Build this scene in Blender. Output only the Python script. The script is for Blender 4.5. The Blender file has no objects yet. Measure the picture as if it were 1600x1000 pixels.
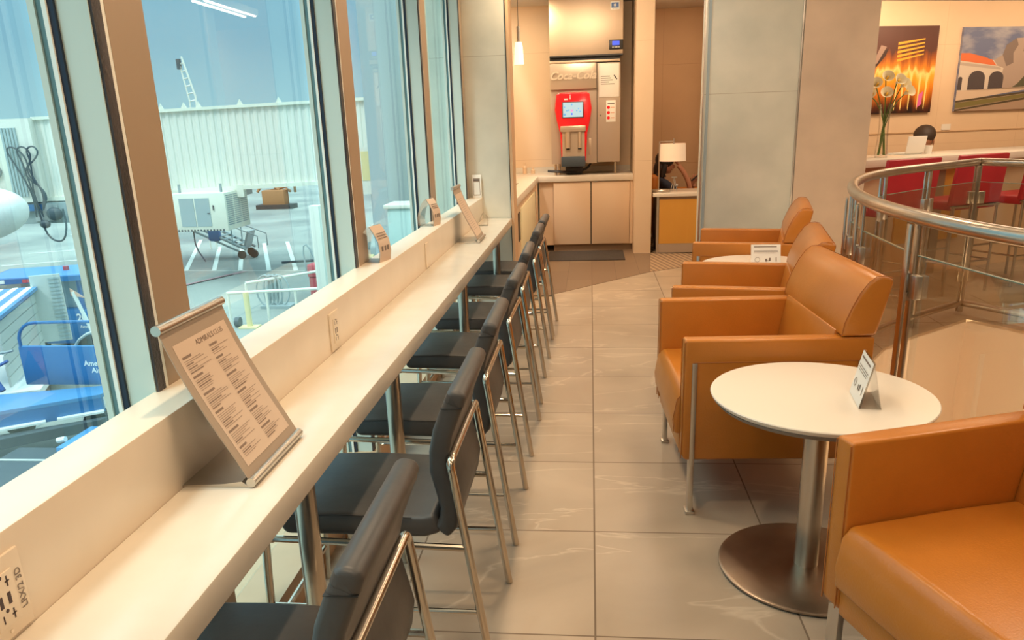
import bpy, bmesh, math, random
from mathutils import Vector, Matrix
random.seed(7)
C = bpy.context.scene.collection
SC = bpy.context.scene
PI = math.pi
R = math.radians

# ---------------------------------------------------------------- camera
F_PX, CY = 1208.997, 564.43
YAW, PITCH, ROLL = 0.106714620, 0.296206278, -0.0344364812
cy_, sy_ = math.cos(YAW), math.sin(YAW)
fw = Vector((-sy_*math.cos(PITCH), cy_*math.cos(PITCH), -math.sin(PITCH)))
rt = Vector((cy_, sy_, 0)); up = rt.cross(fw)
r2 = rt*math.cos(ROLL)+up*math.sin(ROLL); u2 = -rt*math.sin(ROLL)+up*math.cos(ROLL)
cam_d = bpy.data.cameras.new('camera'); cam = bpy.data.objects.new('camera', cam_d); C.objects.link(cam)
m = Matrix((r2, u2, -fw)).transposed().to_4x4(); m.translation = Vector((-0.00943, -1.94084, 1.43895))
cam.matrix_world = m
cam_d.sensor_width = 36; cam_d.lens = F_PX/1600*36; cam_d.shift_y = (CY-500)/1600
cam_d.clip_start = 0.05; cam_d.clip_end = 600
SC.camera = cam

# ---------------------------------------------------------------- view / world / lights
SC.view_settings.view_transform = 'Standard'; SC.view_settings.look = 'None'
SC.view_settings.gamma = 1; SC.view_settings.exposure = -0.07
try: SC.view_settings.use_curve_mapping = False
except Exception: pass
SC.cycles.use_denoising = True
SC.cycles.max_bounces = 10; SC.cycles.diffuse_bounces = 5; SC.cycles.transparent_max_bounces = 24
SC.cycles.transmission_bounces = 6; SC.cycles.glossy_bounces = 4
SC.cycles.sample_clamp_indirect = 6; SC.cycles.caustics_reflective = False; SC.cycles.caustics_refractive = False

W = bpy.data.worlds.new('sky'); SC.world = W; W.use_nodes = True
nt = W.node_tree; nt.nodes.clear()
o_ = nt.nodes.new('ShaderNodeOutputWorld'); b_ = nt.nodes.new('ShaderNodeBackground')
tc = nt.nodes.new('ShaderNodeTexCoord'); sp = nt.nodes.new('ShaderNodeSeparateXYZ'); cr = nt.nodes.new('ShaderNodeValToRGB')
e = cr.color_ramp.elements
e[0].position = 0.0; e[0].color = (0.34, 0.55, 0.62, 1)
e[1].position = 0.9; e[1].color = (2.0, 2.6, 2.75, 1)
k = cr.color_ramp.elements.new(0.10); k.color = (0.235, 0.43, 0.55, 1)
k = cr.color_ramp.elements.new(0.30); k.color = (0.215, 0.44, 0.60, 1)
nt.links.new(tc.outputs['Generated'], sp.inputs[0]); nt.links.new(sp.outputs['Z'], cr.inputs[0])
nt.links.new(cr.outputs[0], b_.inputs[0]); nt.links.new(b_.outputs[0], o_.inputs[0]); b_.inputs[1].default_value = 1.55

def sun(name, rot, e, col, ang):
    d = bpy.data.lights.new(name, 'SUN'); d.energy = e; d.color = col; d.angle = R(ang)
    o = bpy.data.objects.new(name, d); C.objects.link(o); o.rotation_euler = rot; return o
sun('hazy_sun', (R(38), 0, R(-25)), 1.9, (.97, 1, .97), 10)
def area(name, loc, tgt, sx, sy, e, col, spread=180):
    d = bpy.data.lights.new(name, 'AREA'); d.shape = 'RECTANGLE'; d.size = sx; d.size_y = sy; d.energy = e; d.color = col; d.spread = R(spread)
    o = bpy.data.objects.new(name, d); C.objects.link(o); o.location = loc
    o.rotation_euler = (Vector(tgt)-Vector(loc)).to_track_quat('-Z', 'Y').to_euler(); return o
WARM = (1, .70, .43); WARM2 = (1, .76, .52)
for i, y in enumerate((-2.4, -0.6, 1.2, 3.0)):
    area('ceiling_panel_light', (1.0, y, 2.68), (0.9, y, 0), .45, .45, 13, WARM2)
for y in (-1.9, -.4, 1.1, 2.6, 3.9):
    area('ceiling_downlight', (-0.45, y, 2.70), (-0.40, y, 0), .10, .10, 9.5, (1, .73, .46), 130)
area('aisle_downlight', (0.1, 5.2, 2.70), (0.1, 5.2, 0), .2, .2, 16, WARM, 140)
area('alcove_light', (0.0, 5.9, 2.70), (0.0, 7.2, 0.8), .9, .5, 34, (1, .76, .50))
area('alcove_side_light', (-0.75, 6.9, 2.70), (-0.75, 7.0, 0.8), .3, .3, 16, (1, .80, .52))
area('recess_light', (0.9, 7.4, 2.70), (0.95, 7.8, 0), .6, .6, 12, WARM)
area('art_wall_washer', (4.3, 8.0, 2.66), (4.5, 9.1, 1.6), 2.4, .4, 42, WARM)
area('art_wall_washer', (6.6, 8.4, 2.66), (6.8, 9.7, 1.6), 2.4, .4, 26, WARM)
area('bar_area_light', (3.6, 5.0, 2.70), (3.4, 5.0, 0), 2.5, 1.2, 48, WARM2)
area('bar_area_light', (5.4, 2.6, 2.70), (5.4, 2.6, 0), 1.6, 1.6, 40, WARM2)
area('atrium_light', (2.4, 1.0, 2.70), (2.4, 1.4, -2), 1.2, 1.2, 36, WARM2)
area('opening_fill_light', (2.3, 0.3, -.55), (2.2, 3.6, -1.0), 1.6, .3, 70, WARM2)  # added unseen fill that brightens the walls of the floor opening

# ---------------------------------------------------------------- materials
def mat(name, col, rough=.5, metal=0, **kw):
    m = bpy.data.materials.new(name); m.use_nodes = True
    b = m.node_tree.nodes['Principled BSDF']
    b.inputs['Base Color'].default_value = (*col, 1); b.inputs['Roughness'].default_value = rough; b.inputs['Metallic'].default_value = metal
    if 'emit' in kw:
        b.inputs['Emission Color'].default_value = (*kw['emit'], 1); b.inputs['Emission Strength'].default_value = kw.get('es', 1)
    if 'coat' in kw: b.inputs['Coat Weight'].default_value = kw['coat']; b.inputs['Coat Roughness'].default_value = .1
    if 'spec' in kw: b.inputs['Specular IOR Level'].default_value = kw['spec']
    return m
def noise_mat(name, c1, c2, scale=4, rough=.5, metal=0, stretch=(1, 1, 1), bump=0, detail=4, lo=.3, hi=.7, obj=True, bscale=None):
    m = mat(name, c1, rough, metal); n = m.node_tree.nodes; l = m.node_tree.links; b = n['Principled BSDF']
    t = n.new('ShaderNodeTexCoord'); mp = n.new('ShaderNodeMapping'); mp.inputs['Scale'].default_value = stretch
    l.new(t.outputs['Object'], mp.inputs[0])
    nz = n.new('ShaderNodeTexNoise'); nz.inputs['Scale'].default_value = scale; nz.inputs['Detail'].default_value = detail
    l.new(mp.outputs[0], nz.inputs[0])
    r = n.new('ShaderNodeValToRGB'); r.color_ramp.elements[0].position = lo; r.color_ramp.elements[1].position = hi
    r.color_ramp.elements[0].color = (*c1, 1); r.color_ramp.elements[1].color = (*c2, 1)
    l.new(nz.outputs[0], r.inputs[0]); l.new(r.outputs[0], b.inputs['Base Color'])
    if bump:
        n2 = n.new('ShaderNodeTexNoise'); n2.inputs['Scale'].default_value = bscale or scale*12; n2.inputs['Detail'].default_value = 3
        l.new(mp.outputs[0], n2.inputs[0])
        bp = n.new('ShaderNodeBump'); bp.inputs['Strength'].default_value = bump; bp.inputs['Distance'].default_value = .004
        l.new(n2.outputs[0], bp.inputs['Height']); l.new(bp.outputs[0], b.inputs['Normal'])
    return m
def math_node(n, l, op, a, b=None):
    x = n.new('ShaderNodeMath'); x.operation = op
    for i, v in enumerate((a, b)):
        if v is None: continue
        if isinstance(v, (int, float)): x.inputs[i].default_value = v
        else: l.new(v, x.inputs[i])
    return x.outputs[0]
def grid_lines(n, l, sep, axis, size, width, off=0):
    """1 on joints"""
    a = math_node(n, l, 'ADD', sep.outputs[axis], off+size*1000)
    a = math_node(n, l, 'MODULO', a, size)
    a = math_node(n, l, 'SUBTRACT', a, size/2); a = math_node(n, l, 'ABSOLUTE', a)
    return math_node(n, l, 'GREATER_THAN', a, size/2-width/2)
def marble_tile(name):
    m = mat(name, (.5, .4, .3), .32); n = m.node_tree.nodes; l = m.node_tree.links; b = n['Principled BSDF']
    t = n.new('ShaderNodeTexCoord'); s = n.new('ShaderNodeSeparateXYZ'); l.new(t.outputs['Object'], s.inputs[0])
    T = .61
    # per tile offset for the veining
    fx = math_node(n, l, 'FLOOR', math_node(n, l, 'DIVIDE', s.outputs[0], T)); fy = math_node(n, l, 'FLOOR', math_node(n, l, 'DIVIDE', s.outputs[1], T))
    wn = n.new('ShaderNodeTexWhiteNoise'); wn.noise_dimensions = '2D'
    cb = n.new('ShaderNodeCombineXYZ'); l.new(fx, cb.inputs[0]); l.new(fy, cb.inputs[1]); l.new(cb.outputs[0], wn.inputs['Vector'])
    sc_ = n.new('ShaderNodeVectorMath'); sc_.operation = 'SCALE'; l.new(wn.outputs['Color'], sc_.inputs[0]); sc_.inputs['Scale'].default_value = 9
    ad = n.new('ShaderNodeVectorMath'); l.new(t.outputs['Object'], ad.inputs[0]); l.new(sc_.outputs[0], ad.inputs[1])
    n1 = n.new('ShaderNodeTexNoise'); n1.inputs['Scale'].default_value = 2.2; n1.inputs['Detail'].default_value = 7; n1.inputs['Distortion'].default_value = .6
    l.new(ad.outputs[0], n1.inputs[0])
    v = n.new('ShaderNodeTexNoise'); v.inputs['Scale'].default_value = 1.5; v.inputs['Detail'].default_value = 6; v.inputs['Distortion'].default_value = .8
    vm = n.new('ShaderNodeMapping'); vm.inputs['Rotation'].default_value = (0, 0, .6); vm.inputs['Scale'].default_value = (.45, 1.5, 1); l.new(ad.outputs[0], vm.inputs[0]); l.new(vm.outputs[0], v.inputs[0])
    vv = math_node(n, l, 'ABSOLUTE', math_node(n, l, 'SUBTRACT', v.outputs[0], .5))
    rv = n.new('ShaderNodeValToRGB'); rv.color_ramp.elements[0].position = 0; rv.color_ramp.elements[0].color = (.48, .48, .48, 1)
    rv.color_ramp.elements[1].position = .011; rv.color_ramp.elements[1].color = (0, 0, 0, 1); l.new(vv, rv.inputs[0])
    r = n.new('ShaderNodeValToRGB'); r.color_ramp.elements[0].position = .3; r.color_ramp.elements[1].position = .72
    r.color_ramp.elements[0].color = (.385, .305, .225, 1); r.color_ramp.elements[1].color = (.50, .40, .30, 1); l.new(n1.outputs[0], r.inputs[0])
    mx = n.new('ShaderNodeMix'); mx.data_type = 'RGBA'; l.new(rv.outputs[0], mx.inputs[0]); l.new(r.outputs[0], mx.inputs[6]); mx.inputs[7].default_value = (.70, .59, .46, 1)
    g = math_node(n, l, 'MAXIMUM', grid_lines(n, l, s, 0, T, .006, 0), grid_lines(n, l, s, 1, T, .006, 0))
    m2 = n.new('ShaderNodeMix'); m2.data_type = 'RGBA'; l.new(g, m2.inputs[0]); l.new(mx.outputs[2], m2.inputs[6]); m2.inputs[7].default_value = (.2, .145, .1, 1)
    l.new(m2.outputs[2], b.inputs['Base Color'])
    l.new(math_node(n, l, 'ADD', math_node(n, l, 'MULTIPLY', g, .5), .30), b.inputs['Roughness'])
    return m
def panel_mat(name, c1, c2, sizes, offs, joint=(.35, .28, .2), rough=.55, width=.004, scale=3):
    m = noise_mat(name, c1, c2, scale, rough, detail=6); n = m.node_tree.nodes; l = m.node_tree.links; b = n['Principled BSDF']
    t = n.new('ShaderNodeTexCoord'); s = n.new('ShaderNodeSeparateXYZ'); l.new(t.outputs['Object'], s.inputs[0])
    g = None
    for ax, sz, of in zip((0, 1, 2), sizes, offs):
        if sz:
            q = grid_lines(n, l, s, ax, sz, width, of); g = q if g is None else math_node(n, l, 'MAXIMUM', g, q)
    src = b.inputs['Base Color'].links[0].from_socket
    mx = n.new('ShaderNodeMix'); mx.data_type = 'RGBA'; l.new(g, mx.inputs[0]); l.new(src, mx.inputs[6]); mx.inputs[7].default_value = (*joint, 1)
    l.new(mx.outputs[2], b.inputs['Base Color']); return m
def glass_mat(name, col, refl=.5, rough=0.0):
    m = bpy.data.materials.new(name); m.use_nodes = True; n = m.node_tree.nodes; l = m.node_tree.links; n.clear()
    o = n.new('ShaderNodeOutputMaterial'); t = n.new('ShaderNodeBsdfTransparent'); g = n.new('ShaderNodeBsdfGlossy'); mx = n.new('ShaderNodeMixShader')
    t.inputs[0].default_value = (*col, 1); g.inputs['Roughness'].default_value = rough
    fr = n.new('ShaderNodeFresnel'); fr.inputs[0].default_value = 1.45
    l.new(math_node(n, l, 'MULTIPLY', fr.outputs[0], refl), mx.inputs[0]); l.new(t.outputs[0], mx.inputs[1]); l.new(g.outputs[0], mx.inputs[2]); l.new(mx.outputs[0], o.inputs[0])
    return m
M = {}
M['tile'] = marble_tile('marble_floor_tile')
M['counter'] = noise_mat('cream_quartz', (.70, .63, .53), (.74, .67, .57), 9, .22)
M['counter_edge'] = M['counter']
M['riser'] = noise_mat('cream_quartz_riser', (.76, .65, .52), (.80, .69, .56), 7, .3)
M['endwall'] = panel_mat('pale_stone_panel', (.54, .53, .45), (.68, .65, .55), (0, 0, 3.0), (0, 0, 1.07), joint=(.42, .38, .3), scale=3.2)
M['partition'] = panel_mat('pale_grey_panel', (.52, .53, .46), (.67, .65, .56), (0, 0, 3.0), (0, 0, 1.39), joint=(.42, .38, .3), scale=2.6)
M['column'] = noise_mat('beige_column', (.55, .42, .31), (.68, .52, .385), 3.0, .6, detail=6)
M['woodtrim'] = noise_mat('light_wood_trim', (.62, .40, .23), (.68, .45, .27), 6, .4, stretch=(1, 1, .12))
M['mull_warm_reflect'] = mat('mullion_warm_reflection', (.37, .27, .185), .35)  # warm room reflections on the mullion front, put into the colour as tan
M['mull_sage'] = mat('pale_aluminium_frame', (.60, .68, .62), .4)
M['white_strip'] = mat('white_strip', (.85, .86, .80), .4)
M['teal_strip'] = mat('grey_teal_gasket', (.12, .22, .24), .4)
M['navy'] = mat('navy_rubber_seal', (.012, .022, .045), .4)
M['darkseal'] = noise_mat('dark_sealant', (.02, .02, .025), (.07, .065, .07), 30, .35, stretch=(1, 1, .2), bump=.6)
M['winglass'] = glass_mat('window_glass', (.90, .97, .955), .22)
M['steel'] = noise_mat('brushed_steel', (.50, .44, .36), (.60, .54, .46), 8, .28, 1, stretch=(1, 1, .05))
M['chrome'] = mat('warm_chrome', (.62, .55, .46), .18, 1)
M['steel_base'] = noise_mat('brushed_steel_disc', (.34, .27, .21), (.42, .34, .27), 10, .34, 1)
M['leather'] = noise_mat('tan_leather', (.47, .158, .018), (.53, .182, .024), 6, .30, bump=.15, bscale=160)
M['seam'] = mat('tan_leather_piping', (.40, .13, .02), .45)
M['dleather'] = noise_mat('charcoal_leather', (.048, .047, .048), (.070, .066, .064), 8, .42, bump=.35, bscale=14)
M['dseam'] = mat('charcoal_stitching', (.02, .02, .02), .5)
M['laminate'] = mat('ivory_table_laminate', (.80, .72, .61), .25)
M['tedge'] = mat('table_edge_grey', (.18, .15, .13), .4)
M['acrylic'] = glass_mat('clear_acrylic', (.98, .985, .98), .6)
M['paper'] = mat('white_paper', (.83, .80, .74), .6)
M['paperwarm'] = mat('cream_paper', (.64, .50, .39), .5)
M['ink'] = mat('grey_ink', (.22, .17, .14), .6)
M['inkdark'] = mat('dark_ink', (.10, .07, .06), .6)
M['greyprint'] = mat('warm_grey_backing', (.38, .30, .23), .45)
M['menuink'] = mat('menu_fine_print', (.36, .27, .21), .6); M['menubold'] = mat('menu_bold_print', (.24, .17, .13), .6)
M['alum'] = mat('satin_aluminium', (.62, .58, .52), .32, 1)
M['plastic_cream'] = mat('cream_outlet_plastic', (.78, .66, .52), .35)
M['slot'] = mat('dark_slot', (.05, .025, .025), .5)
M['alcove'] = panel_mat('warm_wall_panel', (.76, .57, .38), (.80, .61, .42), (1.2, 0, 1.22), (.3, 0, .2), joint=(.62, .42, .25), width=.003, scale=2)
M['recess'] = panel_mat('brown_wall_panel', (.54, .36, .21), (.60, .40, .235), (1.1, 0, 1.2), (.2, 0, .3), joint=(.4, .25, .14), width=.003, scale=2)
M['cab'] = mat('beige_cabinet_laminate', (.74, .54, .36), .42)
M['cab_yellow'] = mat('pale_yellow_door', (.80, .74, .50), .4)
M['toe'] = mat('toe_kick', (.32, .22, .14), .5)
M['dark'] = mat('near_black', (.02, .017, .016), .4)
M['brownplank'] = None
M['ssteel'] = noise_mat('stainless_panel', (.58, .46, .34), (.66, .53, .40), 3, .5, .8, stretch=(1, 1, .15))
M['machine'] = mat('beige_metal_panel', (.50, .40, .31), .38, .25)
M['machine2'] = mat('embossed_metal', (.56, .45, .34), .3, .4)
M['red'] = mat('glossy_red', (.80, .012, .02), .15, coat=.6)
M['screen'] = mat('lit_screen', (.1, .1, .1), .2, emit=(.55, .78, .80), es=.9)
M['bluelcd'] = mat('blue_display', (.02, .02, .1), .2, emit=(.05, .12, .9), es=1.2)
M['scr_blue'] = mat('screen_blue_icon', (.1, .3, .6), .4, emit=(.08, .35, .65), es=.7)
M['scr_pink'] = mat('screen_pink_icon', (.6, .2, .5), .4, emit=(.75, .3, .6), es=.7)
M['orangewood'] = noise_mat('honey_maple', (.68, .33, .055), (.74, .38, .07), 3, .35, stretch=(1, 1, .1))
M['shade'] = mat('linen_lamp_shade', (.85, .68, .50), .7, emit=(1, .72, .45), es=.35)
M['shade2'] = mat('frosted_pendant_glass', (.9, .85, .75), .4, emit=(1, .86, .62), es=1.1)
M['redleather'] = noise_mat('crimson_leather', (.36, .012, .022), (.42, .016, .028), 4, .42)
M['railglass'] = glass_mat('smoky_railing_glass', (.95, .935, .88), .35)
M['greenedge'] = mat('glass_edge', (.14, .22, .17), .2)
M['drywall'] = mat('cream_drywall', (.72, .60, .48), .7)
M['ceiling'] = mat('ceiling_white', (.62, .59, .55), .8)
M['skin'] = mat('skin', (.48, .22, .12), .5)
M['skin2'] = mat('skin_medium', (.42, .18, .10), .5)
M['hair'] = mat('dark_hair', (.018, .012, .010), .45)
M['navycloth'] = mat('navy_cloth', (.02, .025, .05), .8)
M['bluecloth'] = mat('blue_shirt', (.07, .12, .24), .8)
M['led'] = mat('led_tube', (1, .9, .8), .3, emit=(1, .88, .72), es=26)
# outdoors
M['jetwhite'] = mat('white_painted_metal', (.78, .75, .67), .5)
M['jetcream'] = mat('cream_painted_metal', (.80, .78, .67), .5)
M['greypanel'] = mat('grey_louvre', (.36, .44, .46), .5)
M['apron'] = None
M['paintwhite'] = mat('white_line_paint', (.72, .76, .72), .7)
M['paintred'] = mat('red_line_paint', (.38, .22, .24), .7)
M['paintyellow'] = mat('yellow_line_paint', (.68, .55, .18), .7)
M['blue'] = mat('airline_blue_paint', (.018, .14, .36), .35)
M['blue2'] = mat('light_blue_paint', (.055, .23, .48), .4)
M['bluedark'] = mat('deep_blue_paint', (.012, .09, .32), .4)
M['whitepaint'] = mat('white_paint', (.80, .82, .80), .4)
M['greymetal'] = mat('grey_metal', (.30, .36, .38), .5)
M['darkmetal'] = mat('dark_metal', (.05, .07, .09), .5)
M['tyre'] = mat('tyre_rubber', (.03, .035, .04), .8)
M['bluewhite'] = mat('pale_metal_shutter', (.52, .56, .54), .5)
M['yellowpaint'] = mat('faded_yellow_paint', (.80, .66, .34), .5)
M['equipred'] = mat('faded_red_paint', (.52, .08, .10), .5)
M['rust'] = mat('rusty_orange', (.42, .18, .07), .7)
M['cone'] = mat('pale_orange', (.75, .45, .33), .6)
M['sheer'] = mat('pale_teal_cladding', (.50, .66, .64), .45)
M['tealclad'] = mat('blue_grey_cladding', (.22, .40, .47), .45)
M['concol'] = mat('grey_concrete_column', (.42, .46, .47), .6)

# ---------------------------------------------------------------- mesh helpers
class MB:
    def __init__(s): s.b = bmesh.new()
    def _add(s, vs, fs):
        v = [s.b.verts.new(p) for p in vs]
        for f in fs:
            try: s.b.faces.new([v[i] for i in f])
            except ValueError: pass
        return v
    def box(s, x0, x1, y0, y1, z0, z1, bev=0, seg=2, M4=None):
        t = bmesh.new()
        bmesh.ops.create_cube(t, size=1)
        bmesh.ops.transform(t, matrix=Matrix.Translation(((x0+x1)/2, (y0+y1)/2, (z0+z1)/2)) @ Matrix.Diagonal((abs(x1-x0), abs(y1-y0), abs(z1-z0), 1)), verts=t.verts)
        if bev: bmesh.ops.bevel(t, geom=t.edges[:], offset=bev, segments=seg, profile=.5, affect='EDGES')
        s.merge(t, M4); return s
    def merge(s, t, M4=None):
        if M4 is not None: bmesh.ops.transform(t, matrix=M4, verts=t.verts)
        me = bpy.data.meshes.new('t'); t.to_mesh(me); t.free(); s.b.from_mesh(me); bpy.data.meshes.remove(me)
    def obox(s, c, size, rz=0, bev=0, rot=None):
        t = bmesh.new(); bmesh.ops.create_cube(t, size=1)
        bmesh.ops.transform(t, matrix=Matrix.Diagonal((*size, 1)), verts=t.verts)
        if bev: bmesh.ops.bevel(t, geom=t.edges[:], offset=bev, segments=2, profile=.5, affect='EDGES')
        Rm = (rot if rot is not None else Matrix.Rotation(rz, 4, 'Z'))
        s.merge(t, Matrix.Translation(c) @ Rm); return s
    def prism(s, poly, a, b, axis='y', bev=0, seg=2):
        """poly in the two other axes, extruded from a to b along axis"""
        t = bmesh.new()
        def P(u, v, w): return {'y': (u, w, v), 'x': (w, u, v), 'z': (u, v, w)}[axis]
        A = [t.verts.new(P(u, v, a)) for u, v in poly]; B = [t.verts.new(P(u, v, b)) for u, v in poly]
        n = len(poly); t.faces.new(A); t.faces.new(B[::-1])
        for i in range(n): t.faces.new((A[i], A[(i+1) % n], B[(i+1) % n], B[i])[::-1])
        bmesh.ops.recalc_face_normals(t, faces=t.faces)
        if bev:
            ed = [e for e in t.edges if len(e.link_faces) == 2 and e.calc_face_angle(0) > .6]
            bmesh.ops.bevel(t, geom=ed, offset=bev, segments=seg, profile=.5, affect='EDGES')
        s.merge(t); return s
    def cyl(s, p, q, r, n=20, r2=None, cap=True):
        p = Vector(p); q = Vector(q); d = q-p; t = bmesh.new()
        bmesh.ops.create_cone(t, cap_ends=cap, segments=n, radius1=r, radius2=r if r2 is None else r2, depth=d.length)
        s.merge(t, Matrix.Translation((p+q)/2) @ d.to_track_quat('Z', 'Y').to_matrix().to_4x4()); return s
    def tube(s, pts, r, n=10, closed=False, smooth=0):
        pts = [Vector(p) for p in pts]
        if smooth:
            for _ in range(smooth):
                q = [] if closed else [pts[0]]
                rng = range(len(pts)) if closed else range(len(pts)-1)
                for i in rng:
                    a, b = pts[i], pts[(i+1) % len(pts)]; q += [a*.75+b*.25, a*.25+b*.75]
                if not closed: q.append(pts[-1])
                pts = q
        N = len(pts); rings = []; prev = None
        for i in range(N):
            if closed: d = pts[(i+1) % N]-pts[i-1]
            else: d = pts[min(i+1, N-1)]-pts[max(i-1, 0)]
            d.normalize()
            if prev is None:
                a = Vector((0, 0, 1)) if abs(d.z) < .9 else Vector((1, 0, 0)); u = d.cross(a).normalized()
            else:
                u = prev-d*prev.dot(d); u.normalize()
            prev = u; w = d.cross(u)
            rings.append([s.b.verts.new(pts[i]+(u*math.cos(2*PI*k/n)+w*math.sin(2*PI*k/n))*r) for k in range(n)])
        for i in range(N if closed else N-1):
            A, B = rings[i], rings[(i+1) % N]
            for k in range(n): s.b.faces.new((A[k], A[(k+1) % n], B[(k+1) % n], B[k]))
        if not closed: s.b.faces.new(rings[0][::-1]); s.b.faces.new(rings[-1])
        return s
    def lathe(s, prof, c=(0, 0, 0), n=32, cap=True):
        rings = [[s.b.verts.new((c[0]+r*math.cos(2*PI*k/n), c[1]+r*math.sin(2*PI*k/n), c[2]+z)) for k in range(n)] for r, z in prof]
        for A, B in zip(rings, rings[1:]):
            for k in range(n): s.b.faces.new((A[k], A[(k+1) % n], B[(k+1) % n], B[k]))
        if cap: s.b.faces.new(rings[0][::-1]); s.b.faces.new(rings[-1])
        return s
    def ball(s, c, r, sc=(1, 1, 1), n=20, rot=None):
        t = bmesh.new(); bmesh.ops.create_uvsphere(t, u_segments=n, v_segments=n//2+2, radius=r)
        s.merge(t, Matrix.Translation(c) @ (rot or Matrix()) @ Matrix.Diagonal((*sc, 1))); return s
    def quad(s, *p): s._add(p, [list(range(len(p)))]); return s
    def build(s, name, m, parent=None, smooth=True, loc=None):
        me = bpy.data.meshes.new(name)
        bmesh.ops.recalc_face_normals(s.b, faces=s.b.faces)
        s.b.to_mesh(me); s.b.free()
        o = bpy.data.objects.new(name, me); C.objects.link(o)
        me.materials.append(m if not isinstance(m, str) else M[m])
        if smooth:
            for p in me.polygons: p.use_smooth = True
            try: me.set_sharp_from_angle(angle=R(35))
            except Exception: pass
        if parent is not None: o.parent = parent
        if loc: o.location = loc
        return o
def tag(o, label=None, cat=None, group=None, kind=None):
    if label: o['label'] = label
    if cat: o['category'] = cat
    if group: o['group'] = group
    if kind: o['kind'] = kind
    return o
def empty(name, label, cat, loc=(0, 0, 0), rz=0, group=None):
    o = bpy.data.objects.new(name, None); C.objects.link(o); o.location = loc; o.rotation_euler = (0, 0, rz); o.empty_display_size = .1
    return tag(o, label, cat, group)
def struct(o, label=None): o['kind'] = 'structure'; (label and o.__setitem__('label', label)); return o
def copy_tree(o, parent=None):
    c = o.copy(); C.objects.link(c)
    if parent is not None: c.parent = parent
    for ch in list(o.children): copy_tree(ch, c)
    return c
def text_mb(txt, size, Mx, depth=.0006, mb=None, bold=0, shear=0):
    """text as mesh in the local XY plane of matrix Mx, centred"""
    cu = bpy.data.curves.new('t', 'FONT'); cu.body = txt; cu.size = size; cu.align_x = 'CENTER'; cu.align_y = 'CENTER'
    cu.extrude = depth; cu.offset = bold; cu.shear = shear; cu.resolution_u = 3
    o = bpy.data.objects.new('t', cu); C.objects.link(o); dg = bpy.context.evaluated_depsgraph_get(); dg.update()
    me = bpy.data.meshes.new_from_object(o.evaluated_get(dg)); me.transform(Mx)
    mb = mb or MB(); mb.b.from_mesh(me)
    bpy.data.objects.remove(o); bpy.data.curves.remove(cu); bpy.data.meshes.remove(me); return mb
def frame(origin, xdir, ydir):
    x = Vector(xdir).normalized(); y = Vector(ydir).normalized(); z = x.cross(y)
    m = Matrix((x, y, z)).transposed().to_4x4(); m.translation = Vector(origin); return m

# ================================================================ SETTING
# ---- opening polygon (rail path and floor edge inside it)
RAIL = [(1.95, -1.2), (1.60, -.35), (1.32, .12), (1.19, .42), (1.135, .75), (1.12, 1.15), (1.15, 1.55), (1.26, 2.10), (1.47, 2.65), (1.75, 3.09), (2.08, 3.42), (2.70, 3.94), (2.94, 3.56), (3.6, 2.4), (3.9, 1.2), (3.7, -.2), (3.1, -1.3), (2.5, -1.6)]
def inset(poly, d):
    out = []; n = len(poly)
    for i in range(n):
        a = Vector(poly[i-1]); b = Vector(poly[i]); c = Vector(poly[(i+1) % n])
        n1 = (b-a).normalized(); n2 = (c-b).normalized()
        p1 = Vector((n1.y, -n1.x)); p2 = Vector((n2.y, -n2.x)); k = (p1+p2); k = k.normalized()/max(.5, k.normalized().dot(p1))
        out.append(tuple(b+k*d))
    return out
HOLE = inset(RAIL, .13)
t = bmesh.new()
outer = [(-.93, -4), (6.9, -4), (8.5, -4), (8.5, 10.6), (-.93, 10.6)]
def loop(pts, z):
    v = [t.verts.new((x, y, z)) for x, y in pts]; return [t.edges.new((v[i], v[(i+1) % len(v)])) for i in range(len(v))]
bmesh.ops.triangle_fill(t, use_beauty=True, edges=loop(outer, 0)+loop(HOLE, 0))
for f in t.faces:
    if f.normal.z < 0: f.normal_flip()
g = MB(); g.b.free(); g.b = t
fl = g.build('floor', 'tile', smooth=False); struct(fl, 'beige marble floor tiles with fine veins')
# wood-look planks beyond the diagonal line and ribbed carpet strip
pl = mat('brown_plank_tile', (.3, .2, .13), .4); n = pl.node_tree.nodes; l = pl.node_tree.links
tcn = n.new('ShaderNodeTexCoord'); br = n.new('ShaderNodeTexBrick'); mp = n.new('ShaderNodeMapping'); mp.inputs['Rotation'].default_value = (0, 0, PI/2)
l.new(tcn.outputs['Object'], mp.inputs[0]); l.new(mp.outputs[0], br.inputs[0])
br.inputs['Color1'].default_value = (.20, .13, .085, 1); br.inputs['Color2'].default_value = (.245, .165, .105, 1); br.inputs['Mortar'].default_value = (.14, .085, .055, 1)
br.inputs['Scale'].default_value = 1; br.inputs['Mortar Size'].default_value = .003; br.inputs['Brick Width'].default_value = .9; br.inputs['Row Height'].default_value = .235
l.new(br.outputs[0], n['Principled BSDF'].inputs['Base Color'])
M['brownplank'] = pl
g = MB(); g.prism([(-.93, 4.15), (-.57, 4.50), (.575, 5.75), (.66, 6.9), (.66, 7.6), (-.93, 7.6)], .0, .003, 'z'); struct(g.build('floor', pl, smooth=False), 'brown plank floor in front of the drinks alcove')
cp = mat('ribbed_carpet', (.3, .2, .12), .9); n = cp.node_tree.nodes; l = cp.node_tree.links
tcn = n.new('ShaderNodeTexCoord'); mp = n.new('ShaderNodeMapping'); mp.inputs['Rotation'].default_value = (0, 0, R(-14)); wv = n.new('ShaderNodeTexWave'); wv.inputs['Scale'].default_value = 5.5; wv.inputs['Distortion'].default_value = .6
rr = n.new('ShaderNodeValToRGB'); rr.color_ramp.elements[0].color = (.22, .14, .085, 1); rr.color_ramp.elements[1].color = (.44, .30, .18, 1)
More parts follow.
